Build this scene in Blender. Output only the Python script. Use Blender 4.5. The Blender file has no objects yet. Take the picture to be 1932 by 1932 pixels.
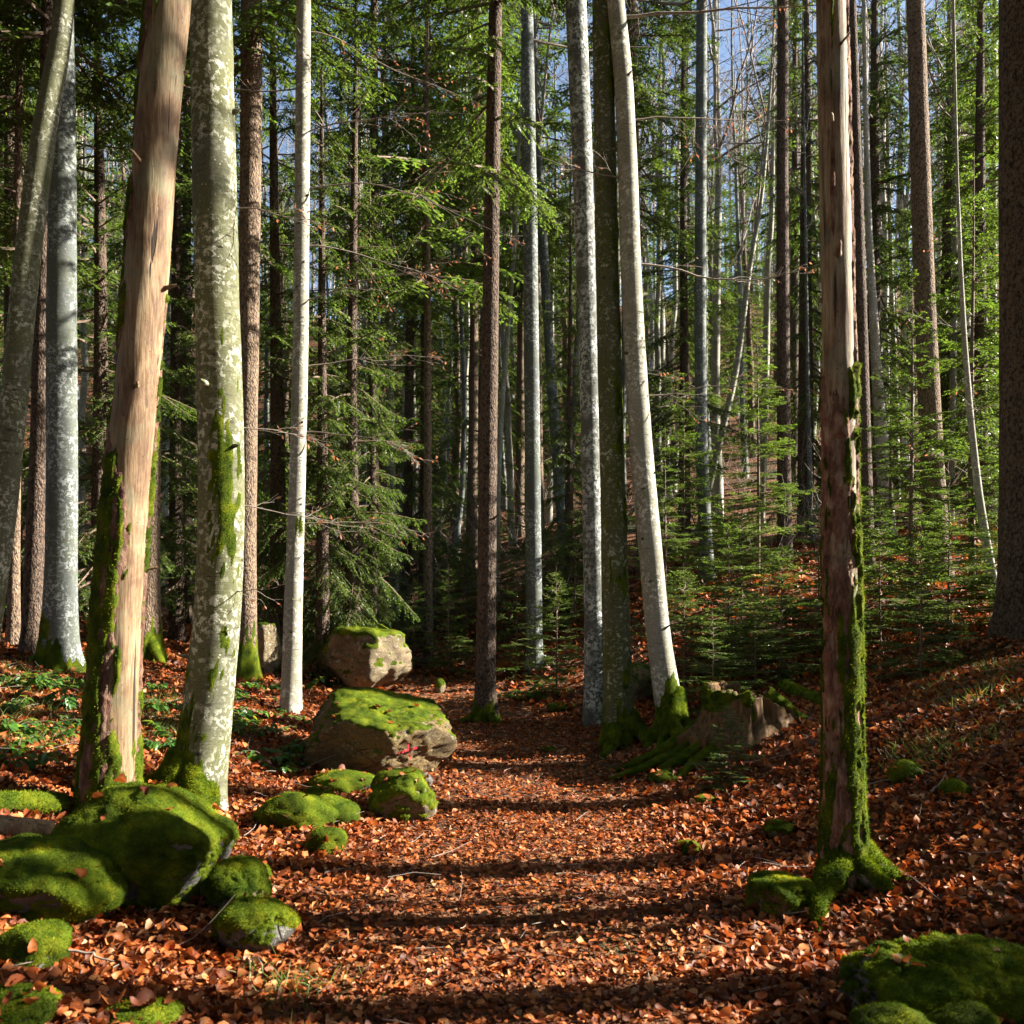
import bpy, bmesh, math, random
import numpy as np
from mathutils import Vector
from mathutils.bvhtree import BVHTree

# ------------------------------------------------------------------ camera, sky, sun, exposure
scene = bpy.context.scene
C = scene.collection
FPX, CU, CV, CAMZ = 1673.0, 966.0, 1140.0, 1.55        # the lens: focal length, centre and horizon, eye height in metres

cam_d = bpy.data.cameras.new("camera")
cam = bpy.data.objects.new("camera", cam_d)
C.objects.link(cam)
cam.location = (0, 0, CAMZ)
cam.rotation_euler = (math.radians(90), 0, 0)
cam_d.sensor_width = 36
cam_d.lens = 36 * FPX / 1932
cam_d.shift_y = (CV - 966) / 1932
cam_d.clip_end = 1500
cam_d.clip_start = 0.05
cam_d.dof.use_dof = True
cam_d.dof.focus_distance = 8.5
cam_d.dof.aperture_fstop = 4.0
scene.camera = cam

SUN_EL, SUN_AZ = math.radians(28), math.radians(8.5)      # elevation; azimuth from +X towards +Y
world = bpy.data.worlds.new("World")
scene.world = world
world.use_nodes = True
nt = world.node_tree
bg = nt.nodes["Background"]
sky = nt.nodes.new("ShaderNodeTexSky")
sky.sky_type = 'NISHITA'
sky.sun_disc = False
sky.sun_elevation = SUN_EL
sky.sun_rotation = math.radians(90) - SUN_AZ
nt.links.new(sky.outputs[0], bg.inputs[0])
bg.inputs[1].default_value = 0.05

sun_d = bpy.data.lights.new("sun", 'SUN')
sun_d.energy = 5.0
sun_d.angle = math.radians(0.53)
sun_d.color = (1.0, 0.91, 0.78)
sun = bpy.data.objects.new("sun", sun_d)
C.objects.link(sun)
SUN = Vector((math.cos(SUN_EL) * math.cos(SUN_AZ), math.cos(SUN_EL) * math.sin(SUN_AZ), math.sin(SUN_EL)))
sun.rotation_euler = SUN.to_track_quat('Z', 'Y').to_euler()

vs = scene.view_settings
vs.view_transform = 'Standard'
vs.look = 'None'
vs.exposure = 2.4
vs.gamma = 1.0
vs.use_curve_mapping = False
scene.cycles.max_bounces = 6
scene.cycles.diffuse_bounces = 3
scene.cycles.transmission_bounces = 4
scene.cycles.glossy_bounces = 2
scene.cycles.use_denoising = True

# ------------------------------------------------------------------ numeric helpers
R = np.random.default_rng

def hash3(ix, iy, iz, seed):
    h = (ix.astype(np.int64) * 374761393 + iy.astype(np.int64) * 668265263 + iz.astype(np.int64) * 2147483647 + seed * 144269) & 0xFFFFFFFF
    h = ((h ^ (h >> 13)) * 1274126177) & 0xFFFFFFFF
    h = ((h ^ (h >> 16)) * 2246822519) & 0xFFFFFFFF
    return ((h ^ (h >> 15)) & 0xFFFFFF) / float(0xFFFFFF) * 2 - 1

def vnoise(p, seed=0):
    p = np.asarray(p, float)
    i = np.floor(p).astype(np.int64)
    f = p - i
    f = f * f * f * (f * (f * 6 - 15) + 10)
    x, y, z = i[..., 0], i[..., 1], i[..., 2]
    u, v, w = f[..., 0], f[..., 1], f[..., 2]
    def c(a, b, d): return hash3(x + a, y + b, z + d, seed)
    x00 = c(0,0,0)*(1-u)+c(1,0,0)*u; x10 = c(0,1,0)*(1-u)+c(1,1,0)*u
    x01 = c(0,0,1)*(1-u)+c(1,0,1)*u; x11 = c(0,1,1)*(1-u)+c(1,1,1)*u
    return (x00*(1-v)+x10*v)*(1-w)+(x01*(1-v)+x11*v)*w

def fbm(p, oct=4, seed=0, gain=0.5):
    p = np.asarray(p, float)
    a, s, t = 1.0, 0.0, 0.0
    for k in range(oct):
        s = s + a * vnoise(p * (2.03 ** k), seed + k * 17)
        t += a; a *= gain
    return s / t

def sp(x, k):                                            # soft ramp
    return k * np.logaddexp(0, np.asarray(x, float) / k)

def sstep(a, b, x):
    t = np.clip((np.asarray(x, float) - a) / (b - a), 0, 1)
    return t * t * (3 - 2 * t)

def unit(v):
    return v / np.maximum(np.linalg.norm(v, axis=-1, keepdims=True), 1e-9)

def path_x(y):
    return np.interp(y, [-5, 4, 8, 11, 14, 18, 24], [0, 0.0, 0.2, -0.25, -1.1, -3.0, -6.5])

def gz(x, y, detail=True):
    x = np.asarray(x, float); y = np.asarray(y, float)
    d = x - path_x(y)
    z = 0.36 * sp(d - np.interp(y, [3, 5.2, 8], [1.75, 1.7, 1.15]), 0.25) - 0.26 * sp(d - 6.0, 1.5)
    z = z + 0.20 * sp(-d - 0.85, 0.25) - 0.13 * sp(-d - 6.0, 1.5)
    z = z + 0.05 * sp(y - 13, 2.0) + 0.40 * sp(y - 25, 4.0) - 0.40 * sp(y - 95, 6.0)
    if detail:
        p = np.stack([x, y, 0 * x], -1)
        off = sstep(0.5, 2.0, np.abs(d))
        z = z + off * (0.10 * vnoise(p * 0.45, 3) + 0.05 * vnoise(p * 1.3, 5)) + 0.015 * vnoise(p * 3.0, 7)
    return z

def g1(x, y):
    return float(gz(np.array([x]), np.array([y]))[0])

def ray(u, v, Y):
    return ((u - CU) / FPX * Y, Y, CAMZ - (v - CV) / FPX * Y)

def hit(u, v):                                           # where the line of sight through (u, v) meets the ground
    Y = np.arange(1.8, 60, 0.02)
    x = (u - CU) / FPX * Y
    z = CAMZ - (v - CV) / FPX * Y
    b = z <= gz(x, Y)
    i = int(np.argmax(b)) if b.any() else len(Y) - 1
    return float(x[i]), float(Y[i]), float(gz(x[i:i+1], Y[i:i+1])[0])

# ------------------------------------------------------------------ mesh helpers
class MB:
    """collects pieces of ONE mesh"""
    def __init__(self): self.p = []
    def add(self, V, F, mat=0, tint=None):
        V = np.asarray(V, float).reshape(-1, 3); F = np.asarray(F, np.int64)
        if len(V) == 0 or len(F) == 0: return
        if tint is None: tint = np.ones((len(V), 3))
        tint = np.asarray(tint, float)
        if tint.ndim == 1: tint = np.repeat(tint[:, None], 3, 1)
        self.p.append((V, F, mat, tint))
    def mesh(self, name, mats, smooth=True):
        me = bpy.data.meshes.new(name)
        V = np.concatenate([a[0] for a in self.p])
        T = np.concatenate([a[3] for a in self.p])
        loops, tot, mi, o = [], [], [], 0
        for v, f, m, _ in self.p:
            loops.append((f + o).ravel()); tot.append(np.full(len(f), f.shape[1])); mi.append(np.full(len(f), m)); o += len(v)
        loops = np.concatenate(loops); tot = np.concatenate(tot); mi = np.concatenate(mi)
        me.vertices.add(len(V)); me.vertices.foreach_set("co", V.astype(np.float32).ravel())
        me.loops.add(len(loops)); me.loops.foreach_set("vertex_index", loops.astype(np.int32))
        me.polygons.add(len(tot))
        st = np.concatenate([[0], np.cumsum(tot)[:-1]])
        me.polygons.foreach_set("loop_start", st.astype(np.int32))
        me.polygons.foreach_set("material_index", mi.astype(np.int32))
        me.polygons.foreach_set("use_smooth", np.full(len(tot), smooth))
        for m in mats: me.materials.append(m)
        at = me.color_attributes.new("tint", 'FLOAT_COLOR', 'POINT')
        at.data.foreach_set("color", np.concatenate([T, np.ones((len(T), 1))], 1).astype(np.float32).ravel())
        me.update(calc_edges=True)
        me.validate()
        return me

def obj(name, data, parent=None, loc=(0, 0, 0), rz=0.0, scale=1.0):
    o = bpy.data.objects.new(name, data)
    C.objects.link(o)
    o.location = loc
    o.rotation_euler = (0, 0, rz)
    o.scale = (scale, scale, scale) if np.isscalar(scale) else scale
    if parent: o.parent = parent
    return o

def tag(o, label, cat=None, group=None, kind=None):
    if label: o["label"] = label
    if cat: o["category"] = cat
    if group: o["group"] = group
    if kind: o["kind"] = kind
    return o

def thing(name, label, cat, loc=(0, 0, 0), rz=0.0, group=None, scale=1.0):
    return tag(obj(name, None, None, loc, rz, scale), label, cat, group)

def tubes(P, Rr, sides=4):
    """P (n,k,3) centre lines, Rr (n,k) radii -> quads"""
    n, k, _ = P.shape
    D = np.gradient(P, axis=1) if k > 2 else np.repeat(P[:, 1:2] - P[:, :1], 2, 1)
    D = unit(D)
    ref = np.where(np.abs(D[..., 2:3]) > 0.9, np.array([1.0, 0, 0]), np.array([0, 0, 1.0]))
    A = unit(np.cross(D, ref)); B = np.cross(D, A)
    th = np.arange(sides) / sides * 2 * np.pi
    V = P[:, :, None] + Rr[:, :, None, None] * (np.cos(th)[:, None] * A[:, :, None] + np.sin(th)[:, None] * B[:, :, None])
    idx = np.arange(n * k * sides).reshape(n, k, sides)
    a = idx[:, :-1]; b = idx[:, 1:]
    F = np.stack([a, np.roll(a, -1, 2), np.roll(b, -1, 2), b], -1).reshape(-1, 4)
    return V.reshape(-1, 3), F

def grow(S, D, L, k, wob, up, rng):
    """polylines from starts S along D with length L; up bends them (+ up, - down)"""
    n = len(S)
    P = np.zeros((n, k, 3)); P[:, 0] = S
    d = unit(D)
    for i in range(1, k):
        d = unit(d + rng.normal(0, wob, (n, 3)) + np.array([0, 0, 1.0]) * (up if np.isscalar(up) else np.asarray(up)[:, None]) / k)
        P[:, i] = P[:, i-1] + d * (L / (k - 1))[:, None]
    return P

def along(P, t):
    """points and directions on polylines P (n,k,3) at parameters t (n,m)"""
    k = P.shape[1]
    x = np.clip(t, 0, 0.9999) * (k - 1)
    i = x.astype(int); f = (x - i)[..., None]
    r = np.arange(len(P))[:, None]
    a, b = P[r, i], P[r, i + 1]
    return a * (1 - f) + b * f, unit(b - a)

def rhombs(S, D, L, W, rng, roll=0.5):
    """thin leaf shapes: base S, direction D, length L, half width W"""
    n = len(S)
    D = unit(D)
    up = np.array([0, 0, 1.0]) + rng.normal(0, roll, (n, 3))
    A = unit(np.cross(D, up))
    m = S + D * (L * 0.45)[:, None]
    V = np.stack([S, m - A * W[:, None], S + D * L[:, None], m + A * W[:, None]], 1).reshape(-1, 3)
    F = np.arange(n * 4).reshape(n, 4)
    return V, F

# ------------------------------------------------------------------ materials
class NT:
    def __init__(self, name):
        self.m = bpy.data.materials.new(name); self.m.use_nodes = True
        self.t = self.m.node_tree; self.t.nodes.clear()
        self.out = self.n("ShaderNodeOutputMaterial")
    def n(self, typ, **kw):
        x = self.t.nodes.new(typ)
        for k, v in kw.items(): setattr(x, k, v)
        return x
    def l(self, a, b): self.t.links.new(a, b)
    def coords(self, scale=(1, 1, 1), rnd=True):
        tc = self.n("ShaderNodeTexCoord"); mp = self.n("ShaderNodeMapping")
        mp.inputs["Scale"].default_value = scale
        self.l(tc.outputs["Object"], mp.inputs["Vector"])
        if rnd:
            oi = self.n("ShaderNodeObjectInfo"); mm = self.n("ShaderNodeMath", operation='MULTIPLY')
            mm.inputs[1].default_value = 57.0
            self.l(oi.outputs["Random"], mm.inputs[0])
            cb = self.n("ShaderNodeCombineXYZ")
            for i in range(3): self.l(mm.outputs[0], cb.inputs[i])
            self.l(cb.outputs[0], mp.inputs["Location"])
        return mp.outputs[0]
    def noise(self, vec, scale, detail=5, rough=0.55, dist=0.0):
        x = self.n("ShaderNodeTexNoise"); x.inputs["Scale"].default_value = scale
        x.inputs["Detail"].default_value = detail; x.inputs["Roughness"].default_value = rough; x.inputs["Distortion"].default_value = dist
        self.l(vec, x.inputs["Vector"]); return x.outputs["Fac"]
    def voro(self, vec, scale, feature='F1'):
        x = self.n("ShaderNodeTexVoronoi", feature=feature); x.inputs["Scale"].default_value = scale
        self.l(vec, x.inputs["Vector"]); return x
    def ramp(self, fac, stops):
        x = self.n("ShaderNodeValToRGB"); e = x.color_ramp.elements
        while len(e) < len(stops): e.new(0.5)
        for el, (p, c) in zip(e, stops):
            el.position = p; el.color = (*c, 1) if len(c) == 3 else c
        self.l(fac, x.inputs[0]); return x.outputs[0]
    def mask(self, fac, a, b):
        x = self.n("ShaderNodeMapRange"); x.inputs[1].default_value = a; x.inputs[2].default_value = b
        self.l(fac, x.inputs[0]); return x.outputs[0]
    def mix(self, fac, a, b, mode='MIX'):
        x = self.n("ShaderNodeMix", data_type='RGBA', blend_type=mode)
        for s, v in ((x.inputs[0], fac), (x.inputs[6], a), (x.inputs[7], b)):
            if isinstance(v, (int, float)): s.default_value = v
            elif isinstance(v, tuple): s.default_value = (*v, 1)
            else: self.l(v, s)
        return x.outputs[2]
    def math(self, op, a, b):
        x = self.n("ShaderNodeMath", operation=op)
        for s, v in ((x.inputs[0], a), (x.inputs[1], b)):
            if isinstance(v, (int, float)): s.default_value = v
            else: self.l(v, s)
        return x.outputs[0]
    def tint(self):
        x = self.n("ShaderNodeVertexColor", layer_name="tint"); return x.outputs[0]
    def pbsdf(self, col, rough=0.8, spec=0.3, h=None, bump=0.3, dist=0.01):
        b = self.n("ShaderNodeBsdfPrincipled")
        if isinstance(col, tuple): b.inputs["Base Color"].default_value = (*col, 1)
        else: self.l(col, b.inputs["Base Color"])
        b.inputs["Roughness"].default_value = rough
        b.inputs["Specular IOR Level"].default_value = spec
        if h is not None:
            bp = self.n("ShaderNodeBump"); bp.inputs["Strength"].default_value = bump; bp.inputs["Distance"].default_value = dist
            self.l(h, bp.inputs["Height"]); self.l(bp.outputs[0], b.inputs["Normal"])
        return b.outputs[0]
    def done(self, sh):
        self.l(sh, self.out.inputs[0]); return self.m

def foliage(name, col, trans, tw=0.4, rough=0.45, spec=0.3):
    m = NT(name)
    t = m.tint()
    c = m.mix(1.0, t, col, 'MULTIPLY'); c2 = m.mix(1.0, t, trans, 'MULTIPLY')
    a = m.pbsdf(c, rough, spec)
    tr = m.n("ShaderNodeBsdfTranslucent"); m.l(c2, tr.inputs[0])
    mx = m.n("ShaderNodeMixShader"); mx.inputs[0].default_value = tw
    m.l(a, mx.inputs[1]); m.l(tr.outputs[0], mx.inputs[2])
    return m.done(mx.outputs[0])

def bark_beech(name, base, lichen, dark, algae, amt=(0.53, 0.60), algae_amt=0.55):
    m = NT(name)
    v = m.coords(); vs_ = m.coords((1, 1, 9))
    big = m.noise(v, 2.2, 3)
    c = m.mix(m.mask(big, 0.35, 0.7), base, algae)
    c = m.mix(algae_amt, base, c)
    fine = m.noise(v, 60, 4, 0.7)
    c = m.mix(m.mask(fine, 0.3, 0.75), c, m.mix(1.0, c, (0.55, 0.53, 0.5), 'MULTIPLY'))
    l1 = m.noise(v, 24, 6, 0.62, 0.4)
    pm = m.mask(m.noise(v, 3.4, 2), 0.38, 0.6)
    lm = m.math('MULTIPLY', m.mask(l1, amt[0], amt[1]), pm)
    c = m.mix(lm, c, lichen)
    sv = m.voro(v, 34)
    spots = m.mask(sv.outputs["Distance"], 0.22, 0.14)
    c = m.mix(m.math('MULTIPLY', spots, m.mask(m.noise(v, 9, 2), 0.48, 0.6)), c, lichen)
    st = m.noise(vs_, 7, 4, 0.6)
    c = m.mix(m.mask(st, 0.60, 0.70), c, dark)
    c = m.mix(m.math('MULTIPLY', m.mask(m.noise(m.coords((1, 1, 3.5)), 30, 3, 0.6), 0.64, 0.69), 0.85), c, dark)
    c = m.mix(m.math('MULTIPLY', m.mask(m.noise(m.coords((1, 1, 0.25)), 5, 4, 0.7), 0.54, 0.68), 0.55), c, m.mix(1.0, algae, (0.5, 0.5, 0.5), 'MULTIPLY'))
    kn = m.voro(m.coords((1, 1, 1.6)), 4.3)
    c = m.mix(m.mask(kn.outputs["Distance"], 0.13, 0.05), c, dark)
    h = m.math('ADD', m.math('MULTIPLY', fine, 0.5), m.math('ADD', st, m.math('MULTIPLY', lm, 0.6)))
    return m.done(m.pbsdf(c, 0.85, 0.2, h, 0.5, 0.006))

def bark_spruce(name, base, light, dark):
    m = NT(name)
    v = m.coords((1, 1, 0.55))
    w_ = m.n("ShaderNodeVectorMath", operation='ADD'); nz_ = m.n("ShaderNodeTexNoise"); nz_.inputs["Scale"].default_value = 18; m.l(v, nz_.inputs["Vector"]); sc_ = m.n("ShaderNodeVectorMath", operation='SCALE'); sc_.inputs[3].default_value = 0.05; m.l(nz_.outputs["Color"], sc_.inputs[0]); m.l(v, w_.inputs[0]); m.l(sc_.outputs[0], w_.inputs[1])
    vo = m.voro(w_.outputs[0], 42, 'F1'); vo2 = m.voro(w_.outputs[0], 95, 'F1')
    d = m.math('ADD', vo.outputs["Distance"], m.math('MULTIPLY', vo2.outputs["Distance"], 0.5))
    n = m.noise(v, 14, 5, 0.65)
    c = m.mix(m.mask(n, 0.35, 0.68), base, light)
    c = m.mix(m.mask(d, 0.6, 1.15), c, dark)
    c = m.mix(m.math('MULTIPLY', m.mask(m.noise(v, 70, 2), 0.6, 0.72), 0.6), c, (0.20, 0.21, 0.18))
    h = m.math('SUBTRACT', n, d)
    return m.done(m.pbsdf(c, 0.9, 0.15, h, 0.9, 0.02))

def m_wood(name, mul):
    m = NT(name)
    v = m.coords((1, 1, 0.07)); v1 = m.coords((1, 1, 0.30)); v2 = m.coords()
    g = m.noise(v, 75, 7, 0.7, 0.4); w = m.noise(v1, 6, 5, 0.65, 0.8)
    c = m.ramp(w, [(0.28, (0.075, 0.038, 0.024)), (0.41, (0.17, 0.095, 0.055)), (0.53, (0.27, 0.165, 0.095)), (0.64, (0.30, 0.215, 0.135)), (0.76, (0.20, 0.165, 0.125))])
    c = m.mix(m.mask(g, 0.38, 0.60), m.mix(1.0, c, (0.50, 0.42, 0.36), 'MULTIPLY'), c)
    c = m.mix(m.mask(m.noise(v1, 19, 5, 0.7), 0.57, 0.68), c, (0.085, 0.048, 0.034))
    c = m.mix(m.math('MULTIPLY', m.mask(m.noise(v2, 3.0, 4), 0.50, 0.66), 0.55), c, (0.16, 0.15, 0.09))
    sp_ = m.voro(v2, 22)
    c = m.mix(m.mask(sp_.outputs["Distance"], 0.10, 0.05), c, (0.03, 0.02, 0.015))
    cr = m.noise(m.coords((1, 1, 0.03)), 26, 2, 0.4, 0.6)
    crack = m.mask(cr, 0.335, 0.30)
    c = m.mix(crack, c, (0.03, 0.018, 0.012))
    c = m.mix(1.0, c, mul, 'MULTIPLY')
    return m.done(m.pbsdf(c, 0.75, 0.25, m.math('SUBTRACT', g, m.math('MULTIPLY', crack, 1.5)), 0.6, 0.006))

def m_oldbark():
    m = NT("peeling_bark")
    v = m.coords((1, 1, 0.4)); t = m.tint()
    n = m.noise(v, 22, 6, 0.7); vo = m.voro(m.coords((1, 1, 0.6)), 30)
    c = m.ramp(n, [(0.3, (0.03, 0.016, 0.012)), (0.46, (0.10, 0.048, 0.032)), (0.6, (0.18, 0.115, 0.078)), (0.74, (0.29, 0.245, 0.185))])
    c = m.mix(1.0, c, t, 'MULTIPLY')
    h = m.math('ADD', n, m.math('MULTIPLY', vo.outputs["Distance"], 0.6))
    return m.done(m.pbsdf(c, 0.85, 0.2, h, 1.0, 0.02))

def m_moss():
    m = NT("moss")
    t = m.tint(); v = m.coords()
    n = m.noise(v, 9, 3); f = m.noise(v, 90, 4, 0.7)
    c = m.ramp(n, [(0.3, (0.042, 0.078, 0.006)), (0.5, (0.105, 0.155, 0.009)), (0.7, (0.20, 0.235, 0.013))])
    c = m.mix(1.0, c, t, 'MULTIPLY')
    a = m.pbsdf(c, 0.9, 0.1, f, 1.0, 0.012)
    tr = m.n("ShaderNodeBsdfTranslucent"); m.l(m.mix(1.0, c, (1.3, 1.4, 0.6), 'MULTIPLY'), tr.inputs[0])
    mx = m.n("ShaderNodeMixShader"); mx.inputs[0].default_value = 0.25
    m.l(a, mx.inputs[1]); m.l(tr.outputs[0], mx.inputs[2])
    return m.done(mx.outputs[0])

def m_stone(name, cols, lich=0.35):
    m = NT(name)
    v = m.coords(); vf = m.coords((1, 1, 2.2))
    n = m.noise(vf, 3.2, 6, 0.62, 0.6); f = m.noise(v, 38, 6, 0.75); g = m.noise(v, 150, 3, 0.7)
    c = m.ramp(n, [(0.3, cols[0]), (0.48, cols[1]), (0.62, cols[2]), (0.75, cols[3])])
    c = m.mix(m.mask(f, 0.35, 0.7), m.mix(1.0, c, (0.55, 0.52, 0.5), 'MULTIPLY'), c)
    c = m.mix(m.math('MULTIPLY', m.mask(g, 0.55, 0.66), 0.35), c, (0.5, 0.48, 0.43))
    lm = m.math('MULTIPLY', m.mask(m.noise(v, 13, 5, 0.7), 0.58, 0.66), lich)
    c = m.mix(lm, c, (0.42, 0.43, 0.36))
    sv = m.voro(v, 17)
    c = m.mix(m.math('MULTIPLY', m.mask(sv.outputs["Distance"], 0.2, 0.12), m.mask(m.noise(v, 5, 2), 0.5, 0.62)), c, (0.06, 0.06, 0.05))
    h = m.math('ADD', m.math('MULTIPLY', n, 1.5), m.math('ADD', f, m.math('MULTIPLY', g, 0.3)))
    ck = m.voro(m.coords((1, 1, 1.5)), 3.4, 'DISTANCE_TO_EDGE')
    crk = m.math('MULTIPLY', m.mask(ck.outputs["Distance"], 0.02, 0.0), m.mask(m.noise(v, 4, 3), 0.54, 0.66))
    c = m.mix(crk, c, (0.03, 0.024, 0.016))
    return m.done(m.pbsdf(c, 0.88, 0.2, m.math('SUBTRACT', h, crk), 1.0, 0.03))

def m_ground():
    m = NT("forest_floor")
    v = m.coords(rnd=False)
    vo = m.voro(v, 11); vo2 = m.voro(v, 17)
    c = m.ramp(m.n("ShaderNodeSeparateColor").outputs[0] if False else vo.outputs["Color"], [(0.0, (0.055, 0.026, 0.014)), (0.45, (0.12, 0.05, 0.022)), (0.8, (0.20, 0.085, 0.035)), (1.0, (0.26, 0.14, 0.075))])
    c2 = m.ramp(vo2.outputs["Color"], [(0.0, (0.05, 0.024, 0.014)), (0.6, (0.15, 0.06, 0.026)), (1.0, (0.22, 0.10, 0.045))])
    c = m.mix(m.mask(m.noise(v, 30, 3), 0.4, 0.6), c, c2)
    c = m.mix(m.mask(m.noise(v, 0.35, 4, 0.6), 0.56, 0.66), c, (0.035, 0.045, 0.012))
    c = m.mix(m.mask(m.noise(v, 1.1, 4), 0.6, 0.7), c, (0.035, 0.022, 0.015))
    h = m.math('ADD', m.math('MULTIPLY', vo.outputs["Distance"], -1.0), m.noise(v, 40, 4))
    return m.done(m.pbsdf(c, 0.9, 0.2, h, 1.0, 0.05))

def plain(name, col, rough=0.8, spec=0.3, var=0.35, scale=20, stretch=1.0):
    m = NT(name); v = m.coords((1, 1, stretch))
    n = m.noise(v, scale, 5, 0.6)
    c = m.mix(m.mask(n, 0.3, 0.7), tuple(x * (1 - var) for x in col), tuple(min(1, x * (1 + var)) for x in col))
    return m.done(m.pbsdf(c, rough, spec, n, 0.4, 0.005))

M = {}
M['beech'] = bark_beech("beech_bark", (0.12, 0.125, 0.085), (0.40, 0.41, 0.33), (0.04, 0.036, 0.028), (0.125, 0.135, 0.045), (0.50, 0.575), 0.7)
M['grey_beech'] = bark_beech("grey_beech_bark", (0.105, 0.12, 0.12), (0.30, 0.33, 0.33), (0.05, 0.05, 0.045), (0.12, 0.14, 0.09), (0.50, 0.57))
M['pale_beech'] = bark_beech("pale_beech_bark", (0.33, 0.325, 0.28), (0.56, 0.56, 0.50), (0.07, 0.065, 0.05), (0.25, 0.25, 0.17), (0.5, 0.6), 0.6)
M['speckled'] = bark_beech("speckled_bark", (0.115, 0.12, 0.115), (0.44, 0.47, 0.46), (0.03, 0.03, 0.03), (0.09, 0.10, 0.07), (0.46, 0.54))
M['mossy_bark'] = bark_beech("mossy_bark", (0.12, 0.12, 0.075), (0.34, 0.35, 0.26), (0.03, 0.03, 0.02), (0.085, 0.10, 0.022), (0.54, 0.62), 1.0)
M['spruce'] = bark_spruce("spruce_bark", (0.085, 0.058, 0.045), (0.15, 0.108, 0.08), (0.022, 0.016, 0.013))
M['spruce_tan'] = bark_spruce("tan_spruce_bark", (0.15, 0.105, 0.075), (0.27, 0.20, 0.135), (0.05, 0.035, 0.026))
M['wood'] = m_wood("bare_wood", (0.92, 1.04, 1.04))
M['grey_wood'] = m_wood("weathered_wood", (1.15, 1.45, 1.65))
M['oldbark'] = m_oldbark()
M['moss'] = m_moss()
M['stone'] = m_stone("boulder_stone", [(0.085, 0.062, 0.03), (0.16, 0.115, 0.05), (0.22, 0.15, 0.05), (0.30, 0.25, 0.17)])
M['pale_stone'] = m_stone("pale_stone", [(0.10, 0.078, 0.045), (0.21, 0.165, 0.095), (0.29, 0.235, 0.135), (0.38, 0.34, 0.25)], 0.6)
M['grey_stone'] = m_stone("grey_stone", [(0.07, 0.07, 0.065), (0.14, 0.14, 0.13), (0.20, 0.20, 0.18), (0.30, 0.30, 0.28)])
M['ground'] = m_ground()
M['needle'] = foliage("spruce_needles", (0.052, 0.088, 0.020), (0.13, 0.21, 0.024), 0.42)
M['fir'] = foliage("fir_needles", (0.058, 0.108, 0.023), (0.16, 0.26, 0.026), 0.42, 0.4, 0.35)
M['twig'] = plain("twig_bark", (0.13, 0.09, 0.065))
M['grey_twig'] = plain("grey_twig_bark", (0.24, 0.20, 0.17))
M['litter'] = foliage("fallen_leaf", (1, 1, 1), (1.0, 0.75, 0.5), 0.25, 0.55, 0.22)
M['brown_leaf'] = foliage("withered_leaf", (0.24, 0.105, 0.055), (0.34, 0.13, 0.06), 0.45)
M['green_leaf'] = foliage("bramble_leaf", (0.055, 0.14, 0.03), (0.16, 0.34, 0.04), 0.45, 0.35, 0.5)
M['grass'] = foliage("grass_blade", (0.09, 0.14, 0.035), (0.2, 0.28, 0.05), 0.4)
M['stump'] = plain("rotting_wood", (0.10, 0.058, 0.025), 0.85, 0.2, 0.75, 34, 0.10)
M['red'] = plain("red_paint", (0.34, 0.02, 0.03), 0.8, 0.2, 0.6, 70)

# ------------------------------------------------------------------ ground
def graded(a, b, n, c, k):
    t = np.linspace(-1, 1, n); s = np.sinh(k * t) / np.sinh(k)
    return np.where(s < 0, c + s * (c - a), c + s * (b - c))
gx = graded(-260, 260, 250, 0, 5.6); gy = graded(-60, 420, 270, 6, 5.0)
XX, YY = np.meshgrid(gx, gy)
GV = np.stack([XX, YY, gz(XX, YY)], -1).reshape(-1, 3)
ii = np.arange(len(GV)).reshape(XX.shape)
GF = np.stack([ii[:-1, :-1], ii[:-1, 1:], ii[1:, 1:], ii[1:, :-1]], -1).reshape(-1, 4)
b = MB(); b.add(GV, GF)
tag(obj("ground", b.mesh("ground", [M['ground']])), "forest floor with a trodden path between two banks", None, None, "structure")

# ------------------------------------------------------------------ rocks
_ico = {}
def ico(s):
    if s not in _ico:
        bm = bmesh.new(); bmesh.ops.create_icosphere(bm, subdivisions=s, radius=1.0)
        V = np.array([v.co[:] for v in bm.verts]); F = np.array([[v.index for v in f.verts] for f in bm.faces]); bm.free()
        _ico[s] = (unit(V), F)
    return _ico[s]

def vnormals(V, F):
    N = np.zeros_like(V)
    n = np.cross(V[F[:, 1]] - V[F[:, 0]], V[F[:, 2]] - V[F[:, 0]])
    for k in range(F.shape[1]): np.add.at(N, F[:, k], n)
    return unit(N)

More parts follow.
